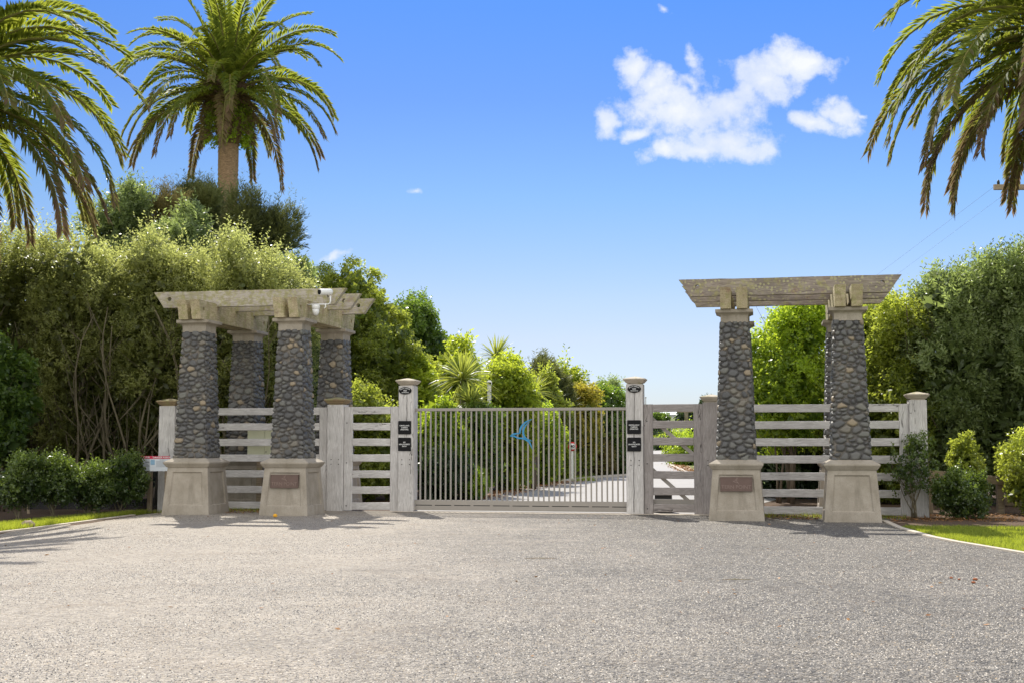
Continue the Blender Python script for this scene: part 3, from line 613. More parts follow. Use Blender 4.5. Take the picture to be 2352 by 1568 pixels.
# ------------------------------------------------------------------ posts
def post(s, w_, h, label, mat, capm, zb=0., t0=0., depth=None, flare=0.):
    x, y = W(s, 0); dpt = depth or w_; p = thing('wooden_post', (x, y, zb), -TH, label, 'post', 'square timber gate and fence posts'); h = h-zb
    mb = MB(); n = 12; rr = []; rq = random.Random(int(s*100)); c = .012
    for i in range(n+1):
        z = -.15+(h-.17+.15)*i/n; f = 1+flare*(1-i/n); a, b = w_/2*f, dpt/2; r = []
        for (x_, y_) in ((-a+c, -b), (a-c, -b), (a, -b+c), (a, b-c), (a-c, b), (-a+c, b), (-a, b-c), (-a, -b+c)): r.append((x_+rq.uniform(-.003, .003), y_+dpt/2-.0+rq.uniform(-.003, .003), z))
        rr.append(r)
    mb.rings(rr); mb.build('shaft', M[mat], p)
    cp = MB(); a, b = w_/2, dpt/2; e = .055 
    cp.sq([(a-.03, b-.03, h-.175), (a-.03, b-.03, h-.145), (a-.005, b-.005, h-.143), (a+e, b+e, h-.072), (a+e, b+e, h-.052), (.03, .03, h-.002), (.0, .0, h)], cy=dpt/2)
    q = cp.build('cap', M[capm], p); q.modifiers.new('b', 'BEVEL').width = .004
    for z in (1.02, 1.12):
        for xx in (-.08, .09): bo = MB(); bo.lathe([(.0, 0), (.011, .0), (.011, .006), (0, .008)], 8, c=(xx, -.001, z), axis='y'); bo.build('bolt', M['rust'], p)
    return p
post(-7.9, .385, 2.476, 'leftmost timber post with a long dark crack and a mossy cap, beside the poison sign', 'post', 'capmoss', -.12)
post(-3.94, .37, 2.482, 'timber post with brown weathered cap between the left pergola and the left slatted panel', 'post', 'capmoss')
gl = post(-2.34, .335, 2.884, 'tall pale knotted timber gate post left of the sliding gate, carrying three black signs', 'post', 'cap', depth=.36, flare=.03)
gr = post(2.605, .36, 2.874, 'tall split timber gate post right of the sliding gate, carrying three black signs', 'post', 'cap')
post(4.19, .36, 2.486, 'timber post with deep crack beside the plaque plinth of the right pergola', 'postb', 'cap')
post(8.28, .345, 2.509, 'rightmost timber post with smooth pale face behind the thin shrub', 'post', 'cap')
# knots and long splits on the two gate posts
def split(parent, pts, w_, name='split'):
    mb = MB(); P = [Vector((a, -.0035, z)) for a, z in pts]
    for a, b in zip(P[:-1], P[1:]):
        mb.add([a+Vector((-w_/2, 0, 0)), a+Vector((w_/2, 0, 0)), b+Vector((w_/2, 0, 0)), b+Vector((-w_/2, 0, 0)), a+Vector((0, .01, 0)), b+Vector((0, .01, 0))], [(0, 1, 2, 3), (0, 3, 5, 4), (1, 4, 5, 2)])
    mb.build(name, M['rust'], parent)
rq = random.Random(3)
split(gr, [(.0-.03*i/12+rq.uniform(-.008, .008), 2.6-2.55*i/12) for i in range(13)], .011)
split(gl, [(.02+rq.uniform(-.012, .012), 2.5-.9*i/8) for i in range(9)], .005)

# ------------------------------------------------------------------ fence panels
def panel(s0, s1, ztop, label, mat, matp, name='fence_panel', sw=.19, left=True, right=True, zb=0., t=.06, pitch=.345, grp='slatted timber panels beside the gate'):
    x, y = W((s0+s1)/2, t); L_ = s1-s0; o = thing(name, (x, y, 0), -TH, label, 'fence', grp)
    xl, xr = -L_/2, L_/2; rq = random.Random(int(s0*77))
    if left: mb = MB(); mb.timber((xl+sw/2, .02, .02+zb), (xl+sw/2, .02, ztop), sw, .06, up=(0, 1, 0), rnd=rq); mb.build('stile', M[matp], o); xl += sw
    if right: mb = MB(); mb.timber((xr-sw/2, .02, .02+zb), (xr-sw/2, .02, ztop), sw, .06, up=(0, 1, 0), rnd=rq); mb.build('stile', M[matp], o); xr -= sw
    for bz in (.12, 1.05, ztop-.35) if left else ():
        bo = MB(); bo.lathe([(0, 0), (.013, 0), (.013, .006), (0, .009)], 8, c=(-L_/2+sw*.35, -.012, bz), axis='y'); bo.build('bolt', M['rust'], o)
    for i in range(7):
        z = ztop-.08-pitch*i+rq.uniform(-.004, .004); mb = MB(); mb.timber((xl+.003, .02, z), (xr-.003, .02, z+rq.uniform(-.006, .006)), .045, .158, rnd=rq); mb.build('rail', M[mat], o)
    return o
panel(-7.71, -4.13, 2.255, 'long slatted timber fence running behind the left pergola', 'rail', 'post', right=True)
panel(-3.75, -2.51, 2.265, 'narrow slatted timber panel between two posts left of the metal gate', 'rail', 'post')
panel(2.79, 4.01, 2.285, 'narrow grey slatted panel right of the metal gate with road visible through it', 'railb', 'postb')
panel(4.38, 8.11, 2.265, 'long slatted timber fence running behind the right pergola', 'rail', 'post', left=False)

# ------------------------------------------------------------------ sliding gate
x, y = W(.13, .16); g = thing('sliding_gate', (x, y, 0), -TH, 'wide grey metal sliding gate with vertical bars and a blue bird emblem', 'gate')
def gx(s): return s-.13
mb = MB(); mb.box(gx(-2.2), gx(2.45), -.03, .03, 2.165, 2.225); mb.build('top_rail', M['steel'], g).modifiers.new('b', 'BEVEL').width = .004
mb = MB(); mb.box(gx(-2.2), gx(2.45), -.035, .035, .155, .255)
q = gx(-2.2)
while q < gx(2.4): mb.box(q+.06, q+.42, -.03, .03, .138, .155, 1); mb.box(q+.42, q+.485, -.033, .033, .136, .157); q += .425
mb.box(gx(-2.2), gx(2.45), -.035, .035, .04, .137); mb.build('bottom_rail', [M['steel'], M['dark']], g)
for i in range(40):
    sx = gx(-2.05+.1127*i); mb = MB(); mb.box(sx-.0155, sx+.0155, -.0155, .0155, .25, 2.17); mb.build('bar', M['steel'], g)
mb = MB(); bird(mb, lambda a, b, d: (gx(.175)+a, -.022-d, b+1.67), 0, .49, .012); mb.build('bird_emblem', M['blue'], g)
# tail of the sliding gate behind the right panel
mb = MB(); mb.box(gx(2.46), gx(4.55), .0, .06, .205, .315)
mb.build('tail_rail', M['steel'], g)
def V3(s, z): return (gx(s), .03, z)
mb = MB(); mb.timber(V3(2.75, 2.3-.14), V3(4.45, .82-.14), .04, .075, jit=0, ch=.002); mb.build('tail_brace', M['steel'], g)
mb = MB(); mb.timber(V3(2.46, 1.36), V3(3.72, .26), .04, .075, jit=0, ch=.002); mb.build('tail_brace', M['steel'], g)
x, y = W(3.13, .75); t = thing('gate_motor', (x, y, 0), -TH, 'dark gate motor box with rounded lid on the ground behind the right slatted panel', 'motor box')
mb = MB(); mb.sq([(.2, .15, 0), (.2, .15, .05), (.185, .14, .06), (.175, .13, .38)]); mb.build('housing', M['dark'], t)
mb = MB(); mb.sq([(.185, .14, .38), (.185, .14, .41), (.16, .12, .46), (.11, .08, .485)]); mb.build('lid', M['dark'], t)

# ------------------------------------------------------------------ signs
def rrect(w_, h_, r, n=4):
    P = []
    for cx, cy, a0 in ((w_/2-r, h_/2-r, 0), (-w_/2+r, h_/2-r, 90), (-w_/2+r, -h_/2+r, 180), (w_/2-r, -h_/2+r, 270)):
        for i in range(n+1): a = R(a0+90*i/n); P.append((cx+r*math.cos(a), cy+r*math.sin(a)))
    return P
def sign(s, z, kind, label, grp):
    x, y = W(s, -.018); t = thing('oval_sign' if kind == 'oval' else 'square_sign', (x, y, z), -TH, label, 'sign', grp); mb = MB(); f = lambda a, b, d: (a, -d+.012, b)
    if kind == 'oval':
        mb.poly([(.142*math.cos(2*math.pi*i/32), .078*math.sin(2*math.pi*i/32)) for i in range(32)], [], .012, f)
        mb.build('plate', M['black'], t); l = MB(); g = lambda a, b, d: (a, -.001-d, b)
        for k, ch in enumerate('PRIVATE PROPERTY'):
            a = (k-7.5)*.135; text_mb(l, ch, .027, lambda p, q, d, a=a: (.118*math.sin(a)*1.0+p*math.cos(a*.7)+q*math.sin(a*.7), -.001-d, .058*math.cos(a)-.008+q*math.cos(a*.7)-p*math.sin(a*.7)), depth=.003, bold=.0002)
        text_mb(l, 'NO', .046, lambda a, b, d: (a, -.001-d, b), depth=.003, bold=.0006); text_mb(l, 'TRESPASSING', .027, lambda a, b, d: (a, -.001-d, b-.040), depth=.003, bold=.0002)
    else:
        mb.poly(rrect(.288, .288, .018), [], .012, f); mb.build('plate', M['black'], t); l = MB()
        for k, ln in enumerate(('SURVEILLANCE', 'CAMERAS', 'OPERATING') if kind == 'cam' else ('NO', 'UNAUTHORISED', 'ENTRY')):
            text_mb(l, ln, .038, lambda a, b, d, k=k: (a*.86, -.001-d, b+(.042-.042*k)), depth=.003, bold=.0004)
        for a in (-.115, .115):
            for b in (-.115, .115): sc_ = MB(); sc_.lathe([(0, 0), (.006, 0), (.006, .003), (0, .004)], 8, c=(a, 0, b), axis='y'); sc_.build('screw', M['rust'], t)
    l.build('lettering', M['white'], t)
for s, nm in ((-2.34, 'left'), (2.605, 'right')):
    o = -.012 if s < 0 else 0
    sign(s+o, 2.605, 'oval', f'black oval NO TRESPASSING sign under the cap of the {nm} tall gate post', 'oval no trespassing signs')
    sign(s+o-.01, 1.81, 'cam', f'black SURVEILLANCE CAMERAS OPERATING square sign on the {nm} tall gate post', 'surveillance camera signs')
    sign(s+o-.01, 1.45, 'entry', f'black NO UNAUTHORISED ENTRY square sign, lowest on the {nm} tall gate post', 'no unauthorised entry signs')

# security cameras on the left pergola
x, y = W(-4.1, -1.36); t = thing('bullet_camera', (x, y, 4.36), -TH, 'white bullet camera on a bent white pipe on the left pergola', 'camera')
mb = MB(); mb.tube([(0, 0, 0), (.25, 0, .0), (.45, 0, .0), (.49, 0, .02), (.5, 0, .06), (.5, 0, .17)], .014, 8); mb.tube([(.38, 0, -.0), (.4, 0, -.05), (.37, -.02, -.09)], .014, 8); mb.build('pipe_bracket', M['whitep'], t)
mb = MB(); mb.tube([(.30, -.12, .245), (.315, -.095, .245), (.48, .06, .26), (.50, .08, .262)], [.062, .066, .066, .05], 16); mb.build('body', M['whitep'], t)
mb = MB(); mb.tube([(.285, -.135, .244), (.303, -.118, .245)], [.05, .056], 16); mb.build('lens', M['black'], t)
x, y = W(-3.92, -1.36); t = thing('dome_camera', (x, y, 4.14), -TH, 'small white dome camera hanging under the pipe on the left pergola', 'camera')
mb = MB(); mb.lathe([(.0, .2), (.085, .2), (.09, .17), (.08, .14), (.078, .12)], 20); mb.build('mount', M['whitep'], t)
mb = MB(); mb.lathe([(.076, .12), (.07, .05), (.045, .0), (.0, -.015)], 20); mb.build('dome', M['whitep'], t)

# cream cabinet behind the left fence
x, y = W(-5.72, .42); t = thing('meter_cabinet', (x, y, 0), -TH, 'cream two-door cabinet on a timber post behind the left pergola fence', 'cabinet')
mb = MB(); mb.box(-.42, .40, 0, .2, 1.2, 1.80); mb.build('case', M['cream'], t)
for a, b in ((-.415, -.012), (-.004, .395)): mb = MB(); mb.box(a, b, -.018, -.001, 1.205, 1.795); mb.build('door', M['cream'], t)
mb = MB(); mb.lathe([(0, 0), (.012, 0), (.012, .01), (0, .012)], 10, c=(.03, -.018, 1.28), axis='y'); mb.build('lock', M['rust'], t)
mb = MB(); mb.timber((-.15, .08, -.1), (-.15, .08, 1.2), .13, .1, up=(0, 1, 0)); mb.build('post', M['brown'], t)

# poison signs
def poison(x, y, rz, label):
    t = thing('warning_sign', (x, y, -.12), rz, label, 'sign', 'red and white poison warning signs')
    mb = MB(); mb.box(-.22, .22, 0, .012, .98, 1.31); mb.build('board', M['paper'], t); mb = MB(); mb.box(-.22, .22, -.004, 0, 1.25, 1.31); mb.build('header', M['redp'], t)
    l = MB(); text_mb(l, 'DANGER POISON', .05, lambda a, b, d: (a+.045, -.0045-d, b+1.279), depth=.003, bold=.001); l.build('lettering', M['white'], t)
    l = MB(); text_mb(l, 'WARNING', .022, lambda a, b, d: (a+.04, -.001-d, b+1.225), depth=.002)
    for k, (wd) in enumerate((.28, .25, .17, .2, .24, .28)): l.box(-.08, -.08+wd, -.003, -.0005, 1.195-.024*k, 1.201-.024*k)
    l.box(.06, .16, -.004, -.001, 1.165, 1.18); l.build('small_print', M['ink'], t)
    mb = MB(); mb.box(-.205, -.11, -.003, -.0005, 1.12, 1.23); mb.build('picture', M['phot'], t)
    mb = MB(); mb.timber((.15, .06, 0), (.15, .06, 1.1), .09, .09, up=(0, 1, 0)); mb.build('stake', M['brown'], t)
poison(-7.78, 28.35+.05, .05, 'red and white DANGER POISON sign beside the leftmost timber post'); poison(-8.25, 28.75, -.25, 'red and white poison warning sign mostly hidden behind the shrub')

# ------------------------------------------------------------------ palms
def palm(loc, label, n, Lf, seed, tr=.42, boss=.8, bossh=2.6, visible_trunk=True, ivy=False, explicit=()):
    t = thing('palm_tree', (loc[0], loc[1], float(gh(loc[0], loc[1]))), 0, label, 'palm tree', 'date palms with arching fronds'); Hc = loc[2]; rg = np.random.default_rng(seed); VV, va, de = [], [], []; mb = MB(); rb = MB()
    ga = math.pi*(3-math.sqrt(5)); specs = []
    for i in range(n):
        f = (i+.5)/n; el = 84-(f**.9)*100+rg.normal()*4; az = i*ga+rg.normal()*.12; specs.append((az, el, Lf*rg.uniform(.88, 1.05)*(1-.12*max(0, (el-60)/30)), f))
    specs += list(explicit)
    for az, el, Lq, f in specs:
        a = R(el); ns = 46; ds = Lq/ns; hd = np.array([math.cos(az), math.sin(az), 0]); p = np.array([0, 0, Hc])+hd*.3+np.array([0, 0, -.8*f]); side = np.array([-math.sin(az), math.cos(az), 0.])
        tw = rg.normal()*.35; old = f > .62; bend = rg.uniform(.7, 1.1)*(.22 if el > 60 else .30); pts = []
        for j in range(ns+1):
            T = hd*math.cos(a)+np.array([0, 0, math.sin(a)]); pts.append((p.copy(), T.copy())); p = p+T*ds
            s_ = j/ns; a -= bend*ds*(.35+1.6*s_)*max(.25, math.cos(a)+.25); a = max(a, R(-86))
        rb.tube([q[0] for q in pts[::6]]+[pts[-1][0]], [.05*(1-.9*k/9) for k in range(len(pts[::6])+1)], 5)
        P = np.array([q[0] for q in pts]); T = np.array([q[1] for q in pts])
        m = 128; ss = (np.arange(m)+.5)/m; ss = ss[ss > .10]; idx = ss*ns; i0 = np.floor(idx).astype(int).clip(0, ns-1); fr = (idx-i0)[:, None]; Pb = P[i0]*(1-fr)+P[i0+1]*fr; Tb = nrm(T[i0])
        nup = nrm(np.cross(side[None], Tb)); nup *= np.sign(nup[:, 2:3]+1e-6) if el > -20 else 1
        for sg in (-1, 1):
            tws = tw*ss[:, None]; sdv = side[None]*np.cos(tws)+nup*np.sin(tws); nv = nup*np.cos(tws)-side[None]*np.sin(tws)
            ln = (.54*np.sin(np.clip(ss*1.15, 0, 1)**.55*math.pi*.88)+.06)[:, None]*rg.uniform(.85, 1.12, (len(ss), 1))
            d = nrm(Tb*(.55+.75*ss[:, None])+sdv*sg*1.0+nv*rg.uniform(.05, .55, (len(ss), 1))+rg.normal(size=(len(ss), 3))*.09)
            dr = np.array([0, 0, -1])*ln*(.12 if not old else .3); mid = Pb+d*ln*.5; tip = Pb+d*ln+dr
            wv = nrm(np.cross(d, nv))*.034+nv*.012*rg.normal(size=(len(ss), 1))
            VV.append(np.stack([Pb, mid+wv, tip, mid-wv], 1).reshape(-1, 3)); v = np.clip(.38+.25*(1-f)+rg.normal()*.1+rg.normal(size=len(ss))*.12, 0, 1); va.append(v)
            de.append(np.clip((ss-1.02+.55*max(0, f-.35)/.65+.1*rg.normal(size=len(ss)))*2.6, 0, 1) if f < .93 else np.clip(.85+.2*rg.normal(size=len(ss)), 0, 1))
    quads('crown', np.concatenate(VV), L['palm'], t, var=np.concatenate(va), dead=np.concatenate(de)); rb.build('frond_stalks', leaf_stalk, t)
    tm = MB(); pts, rr = [], []; H0 = Hc-bossh; k = int(H0/.09)
    for j in range(k+1): z = H0*j/k; pts.append((0, 0, z)); rr.append((tr*(1.15-.15*min(1, z/3)))*(1+.035*(j % 2)+.02*rg.normal()))
    tm.tube(pts, rr, 20); tm.build('trunk', M['palmbark'], t)
    bm_ = MB(); pts, rr = [], []
    for j in range(31): f = j/30; pts.append((0, 0, H0-.1+(bossh+.1)*f)); rr.append((tr+(boss-tr)*math.sin(min(1, f*1.25)*math.pi/2)*(1 if f < .8 else 1-(f-.8)*2))*(1+.06*(j % 2)))
    bm_.tube(pts, rr, 18); bm_.build('trunk_boss', M['fibre'], t)
    # dry frond stubs and hanging fibre round the boss
    N = 520; az = rg.random(N)*6.28; z = H0+.2+rg.random(N)*(bossh-.4); r0 = boss*.95; base = np.stack([np.cos(az)*r0, np.sin(az)*r0, z], 1); D = np.stack([np.cos(az)*.8, np.sin(az)*.8, rg.uniform(-1.2, .5, N)], 1)
    V, v2 = sprigs(base, D, np.full(N, .25), 3, .5, .04, .25, .2, rng=rg); quads('dry_stubs', V, L['palm'], t, var=v2, dead=np.full(len(v2), .95))
    if ivy:
        N = 420; az = rg.random(N)*6.28; z = H0+rg.random(N)*1.5; V, v2 = sprigs(np.stack([np.cos(az)*boss*.95, np.sin(az)*boss*.95, z], 1), np.stack([np.cos(az), np.sin(az), rg.normal(size=N)*.4], 1), np.full(N, .3), 8, .12, .09, .8, .6, rng=rg, var=np.full(N, .5)); quads('ivy', V, L['bright'], t, var=v2)
    return t
leaf_stalk = plain('palm frond stalk', (.17, .16, .05), .85, 0, .1)
palm((X(515, 49), 49, ZV(160, 49)), 'tall palm with full round crown and visible trunk above the left hedge', 60, 4.7, 3, tr=.38, boss=.68, ivy=True)
palm((X(-190, 28), 28, ZV(120, 28)), 'palm at the left edge of the picture with only its right-hand fronds in view', 88, 4.85, 8)
palm((X(2545, 28), 28, ZV(5, 28)), 'palm at the right edge of the picture hanging over the power pole', 112, 5.45, 21)

# ------------------------------------------------------------------ left hedge and trees
HG = 'tall olive-green hedge trees behind the left pergola'
hp = [(-90, 560, 31.9, 'first'), (30, 545, 33.4, ''), (140, 525, 32.8, ''), (245, 585, 33.5, ''), (345, 548, 32.9, ''), (450, 590, 33.6, ''), (552, 562, 33.0, ''), (640, 602, 33.8, '')]
hl = ['at the left picture edge under the left palm', 'below the hanging tips of the left palm fronds', 'just right of the brown hanging palm frond', 'above the gap left of the leftmost post', 'directly above the left end of the left pergola beam', 'above the left pair of pergola columns', 'above the middle of the left pergola', 'above the right end of the left pergola, nearest the round tree']
for i, ((u, v, Y, _), lb) in enumerate(zip(hp, hl)):
    plant('hedge_tree', 'silvery olive hedge tree '+lb, 'tree', u-88, u+88, v, 1165, Y, 1.25, 'olive', 3000, 100+i, HG, lobes=60, inner=.12, core=.3, shoots=.1, grad=.5, barkm='barkl',
          envs=[(0, 0, .80, .95, 1, .40), (0, .1, .56, .85, .9, .5), (0, .5, .3, .8, .6, .45)], lr=.34, stem=dict(n=8, base_r=.9, h=5.2, spread=1.1, r0=.042, sub=10, wig=.34, lean=(.3, -.25), twig=.35))
for i, (u0, u1, vt, Y) in enumerate([(-140, 60, 760, 36.5), (40, 240, 700, 37), (220, 420, 690, 36.6), (400, 600, 690, 37), (560, 740, 720, 36.6)]):
    plant('shrub', 'dark leafy shrub behind the hedge stems, '+['leftmost of its row', 'second from the left of its row', 'middle of its row, left of the leftmost post', 'fourth of its row, between the columns', 'rightmost of its row, behind the right columns'][i], 'shrub', u0, u1, vt, 1160, Y, 1.2, 'dark', 2600, 130+i, 'dark shrubs behind the left hedge', inner=.4, sc_=1.5)
plant('shrub', 'fresh green broadleaf shrub at the left picture edge below the hedge', 'shrub', -60, 78, 770, 1120, 30.3, .8, 'green', 1500, 140, sc_=1.15)
T2 = 'taller trees rising behind the left hedge'
plant('tree', 'loose blue-green tree with spiky top between the left palm and the tall palm', 'tree', 175, 335, 418, 900, 39, 1.2, 'grey', 3000, 150, T2, envs=[(0, 0, .7, .95, 1, .3), (.45, 0, .86, .35, .5, .14), (0, 0, .35, .9, 1, .4)])
plant('tree', 'bronze fine-leaved tree left of the dark tree under the tall palm', 'tree', 290, 430, 432, 900, 40, 1.1, 'bronze', 3600, 151, T2, lr=.5)
plant('tree', 'grey-leaved tree in front of the bronze tree, top of the left hedge', 'tree', 330, 500, 478, 800, 37.2, 1.0, 'grey', 2800, 152, T2, sc_=1.2)
plant('tree', 'dark feathery tree around the foot of the tall palm trunk', 'tree', 385, 500, 425, 900, 42, 1.2, 'kan', 4600, 153, T2, core=.5, lr=.5, envs=[(-.1, 0, .82, .9, 1, .20), (.2, 0, .55, .8, 1, .4)])
plant('tree', 'dark feathery tree right of the tall palm trunk with thin wispy tips', 'tree', 528, 655, 478, 900, 41, 1.1, 'kan', 4600, 154, T2, core=.5, lr=.45, envs=[(.35, 0, .80, .62, 1, .18), (-.4, 0, .82, .55, 1, .22), (0, 0, .5, .85, 1, .4)])
plant('tree', 'pale willow-leaved tree above the right end of the left pergola beam', 'tree', 585, 715, 575, 850, 36.5, 1.0, 'grey', 2200, 155, T2, sc_=1.35, grad=.6)
plant('tree', 'big dome-shaped light green tree behind the right end of the left pergola', 'tree', 655, 985, 600, 1120, 39, 2.3, 'fine', 12000, 156, sc_=.88, lobes=190, lr=.27, shoots=.0, rnd=.3, grad=.5, inner=.15, core=.4, envs=[(-.15, 0, .66, .80, 1, .66), (.2, 0, .50, .86, 1, .66), (.1, 0, .30, 1.0, 1, .6)])
plant('tree', 'dark green tree with uneven top right of the dome-shaped tree', 'tree', 905, 1042, 692, 1000, 50, 1.5, 'green', 3200, 157, 'trees behind the metal gate', sc_=1.3, envs=[(-.35, 0, .74, .65, 1, .28), (.3, 0, .55, .65, 1, .3), (0, 0, .3, .95, 1, .3)])
G2 = 'shrubs and trees behind the metal gate'
plant('shrub', 'pale cream-green shrub just right of the dome-shaped tree, above the left gate post', 'shrub', 930, 1010, 800, 1100, 38, .8, 'lime', 1500, 158, G2, lr=.3)
plant('tree', 'tree fern-like lime tree above the left part of the metal gate', 'tree', 985, 1110, 788, 1080, 44, 1.2, 'lime', 2800, 159, G2, sc_=1.5, lr=.4)
plant('tree', 'bright yellow-green tree above the middle of the metal gate', 'tree', 1085, 1235, 818, 1130, 40, 1.3, 'lime', 3800, 160, G2, lr=.4, grad=.5, sc_=1.35)
plant('tree', 'dark bronze-green conifer-like tree right of the yellow-green tree', 'tree', 1185, 1302, 814, 1100, 52, 1.5, 'kan', 3600, 161, G2, lr=.42, sc_=1.5, ls=.35)
plant('tree', 'thin see-through tree with upright twigs right of the conifer-like tree', 'tree', 1265, 1352, 838, 1010, 56, .8, 'sparse', 620, 162, G2, inner=.4, lr=.35, sc_=1.5)
plant('shrub', 'golden orange-tipped shrub above the right half of the metal gate', 'shrub', 1280, 1378, 872, 1080, 54, 1.2, 'gold', 2000, 163, G2, sc_=1.4)
plant('shrub', 'small golden shrub in front of the round tree beside the right gate post', 'shrub', 1330, 1410, 880, 1080, 58, 1.1, 'gold', 900, 164, G2, sc_=1.3)
plant('shrub', 'olive leafy shrub left of the right gate post', 'shrub', 1340, 1450, 897, 1085, 57, 1.1, 'green', 2200, 165, G2, sc_=1.3, grad=.5)
plant('tree', 'round dark grey-green tree behind the right gate post', 'tree', 1362, 1442, 874, 1085, 66, 1.2, 'grey', 1900, 166, G2, sc_=1.4)
plant('tree', 'wide mid-green tree mass behind the largest cabbage tree', 'tree', 955, 1130, 826, 1090, 48, 1.6, 'bright', 3600, 167, G2, sc_=1.4, lr=.4, core=.35)
plant('tree', 'wide olive-green tree mass right of the yellow-green tree, above the middle bars', 'tree', 1110, 1310, 850, 1090, 50, 1.6, 'mid', 3600, 168, G2, sc_=1.4, lr=.4, core=.35)
plant('tree', 'low olive bush line between the conifer-like tree and the right gate post', 'tree', 1270, 1450, 905, 1090, 62, 1.6, 'mid', 3000, 169, G2, sc_=1.6, lr=.4, core=.35)
# shrubs close behind the gate bars
lo = [(930, 1060, 925, 34.5, 'bright', 'glossy green shrub behind the leftmost gate bars'), (1030, 1150, 925, 35.8, 'green', 'leafy shrub behind the gate bars left of the blue bird'), (1120, 1210, 960, 40.5, 'green', 'dark green shrub behind the blue bird emblem'),
      (1195, 1290, 935, 45, 'bright', 'upright bright green shrub between the blue bird and the round road sign'), (1060, 1120, 1080, 33.8, 'bright', 'low bright shrub at the foot of the gate bars by the drive edge'), (960, 1075, 1040, 33.2, 'dark', 'low dark shrub at the foot of the leftmost gate bars')]
for i, (a, b, vt, Y, sp, lb) in enumerate(lo):
    vb = 784+ (1014-784) + 1.5*FP/Y
    plant('shrub', lb, 'shrub', a, b, vt, vb, Y, .9, sp, 2000 if vt < 1000 else 700, 170+i, G2, inner=.3, grad=.5, sc_=1.1)
r2 = [(1275, 1345, 930, 58, 'dark', 'dark shrub behind the round road sign'), (1270, 1318, 1030, 51, 'lime', 'small yellow-green shrub left of the road sign pole'), (1320, 1395, 940, 59, 'green', 'brushy shrub right of the round road sign'), (1375, 1445, 935, 60, 'gold', 'golden shrub behind the bars nearest the right gate post'),
      (1330, 1400, 1010, 56, 'bronze', 'twiggy dry bush right of the round road sign'), (1385, 1450, 1010, 58, 'green', 'dark leafy shrub low behind the right gate post')]
for i, (a, b, vt, Y, sp, lb) in enumerate(r2):
    plant('shrub', lb, 'shrub', a, b, vt, 1014+1.5*FP/Y, Y, 1., sp, 1500, 190+i, G2, inner=.35, sc_=1.4, grad=.45)
plant('shrub', 'dim shrub behind the left slatted panel', 'shrub', 770, 925, 900, 1160, 33.2, 1.0, 'fine', 2600, 200, G2, inner=.3)

def cordyline(name, u, v, Y, n, Lb, seed, label, stems_=True, wd=.05):
    rg = np.random.default_rng(seed); x, z = X(u, Y), ZV(v, Y); t = thing(name, (x, Y, 0), 0, label, 'cabbage tree', 'spiky cabbage trees behind the gate')
    D = nrm(rg.normal(size=(n, 3))+np.array([0, 0, .55])); Lk = Lb*rg.uniform(.75, 1.1, n); VV = []; sd = nrm(np.cross(D, np.array([0, 0, 1.])+rg.normal(size=(n, 3))*.3)); P0 = np.array([0, 0, z])+D*.05; seg = 4; prev = None; vv = []
    for j in range(seg+1):
        f = j/seg; p = P0+D*(Lk*f)[:, None]; p[:, 2] -= (Lk*f**2.2*.38*(1-np.abs(D[:, 2])*.6)); wv = sd*(wd*.5*(1-f**3)*(.5+.5*min(1, f*4)))
        if prev is not None: VV.append(np.stack([prev[0]-prev[1], prev[0]+prev[1], p+wv, p-wv], 1)); vv.append(np.clip(.5+.3*(D[:, 2])+rg.normal(size=n)*.2, 0, 1))
        prev = (p, wv)
    quads('crown', np.concatenate(VV).reshape(-1, 3), L['cord'], t, var=np.concatenate(vv)); mb = MB(); mb.tube([(0, 0, -.1), (.03, 0, z*.5), (0, 0, z)], [.1, .08, .07], 8); mb.build('trunk', M['bark'], t)
cordyline('cabbage_tree', 1062, 872, 36.5, 210, 1.12, 1, 'spiky cabbage tree with the largest fan of blades above the left of the gate')
cordyline('cabbage_tree', 1082, 925, 35.5, 150, .72, 2, 'lower spiky cabbage tree just in front of the white lamp post')
cordyline('cabbage_tree', 1140, 822, 46, 130, 1.0, 3, 'spiky cabbage tree topping the bright yellow-green tree')
cordyline('cabbage_tree', 1225, 905, 41, 120, .85, 4, 'spiky cabbage tree with yellow tips right of the yellow-green tree')
cordyline('cabbage_tree', 1326, 990, 55, 140, 1.1, 5, 'spiky cabbage tree behind the bars above the round road sign')
cordyline('flax_bush', 1345, 1075, 54, 90, 1.1, 6, 'long-bladed flax clump at the kerb right of the road sign pole')

# white lamp post, road sign
t = thing('lamp_post', (X(1124, 37.0), 37.0, 0), 0, 'slim white square post with a small lamp head rising behind the gate bars', 'lamp post')
mb = MB(); mb.box(-.055, .055, -.055, .055, 0, ZV(884, 37.0)); mb.build('post', M['whitep'], t); mb = MB(); z = ZV(884, 37.0); mb.sq([(.072, .072, z), (.072, .072, z+.10), (.03, .03, z+.14)]); mb.build('lamp_head', M['whitep'], t)
mb = MB(); mb.box(-.05, .05, -.076, -.073, z+.02, z+.08); mb.build('lens', M['dark'], t)
Y = 49.5; t = thing('speed_sign', (X(1314, Y), Y, 0), .0, 'round red-rimmed 40 speed sign on a white pole seen through the gate bars', 'sign')
z = ZV(1024, Y); mb = MB(); mb.lathe([(0, 0), (.175, 0), (.175, .01), (0, .01)], 32, c=(0, 0, z), axis='y'); mb.build('rim', M['red'], t); mb = MB(); mb.lathe([(0, .011), (.118, .011), (.118, .014), (0, .014)], 32, c=(0, 0, z), axis='y'); mb.build('disc', M['white'], t)
l = MB(); text_mb(l, '40', .165, lambda a, b, d: (a, -.0145-d, b+z), depth=.004, bold=.004); l.build('lettering', M['black'], t)
mb = MB(); mb.box(-.045, .045, .005, .05, 0, z-.12); mb.build('pole', M['whitep'], t)

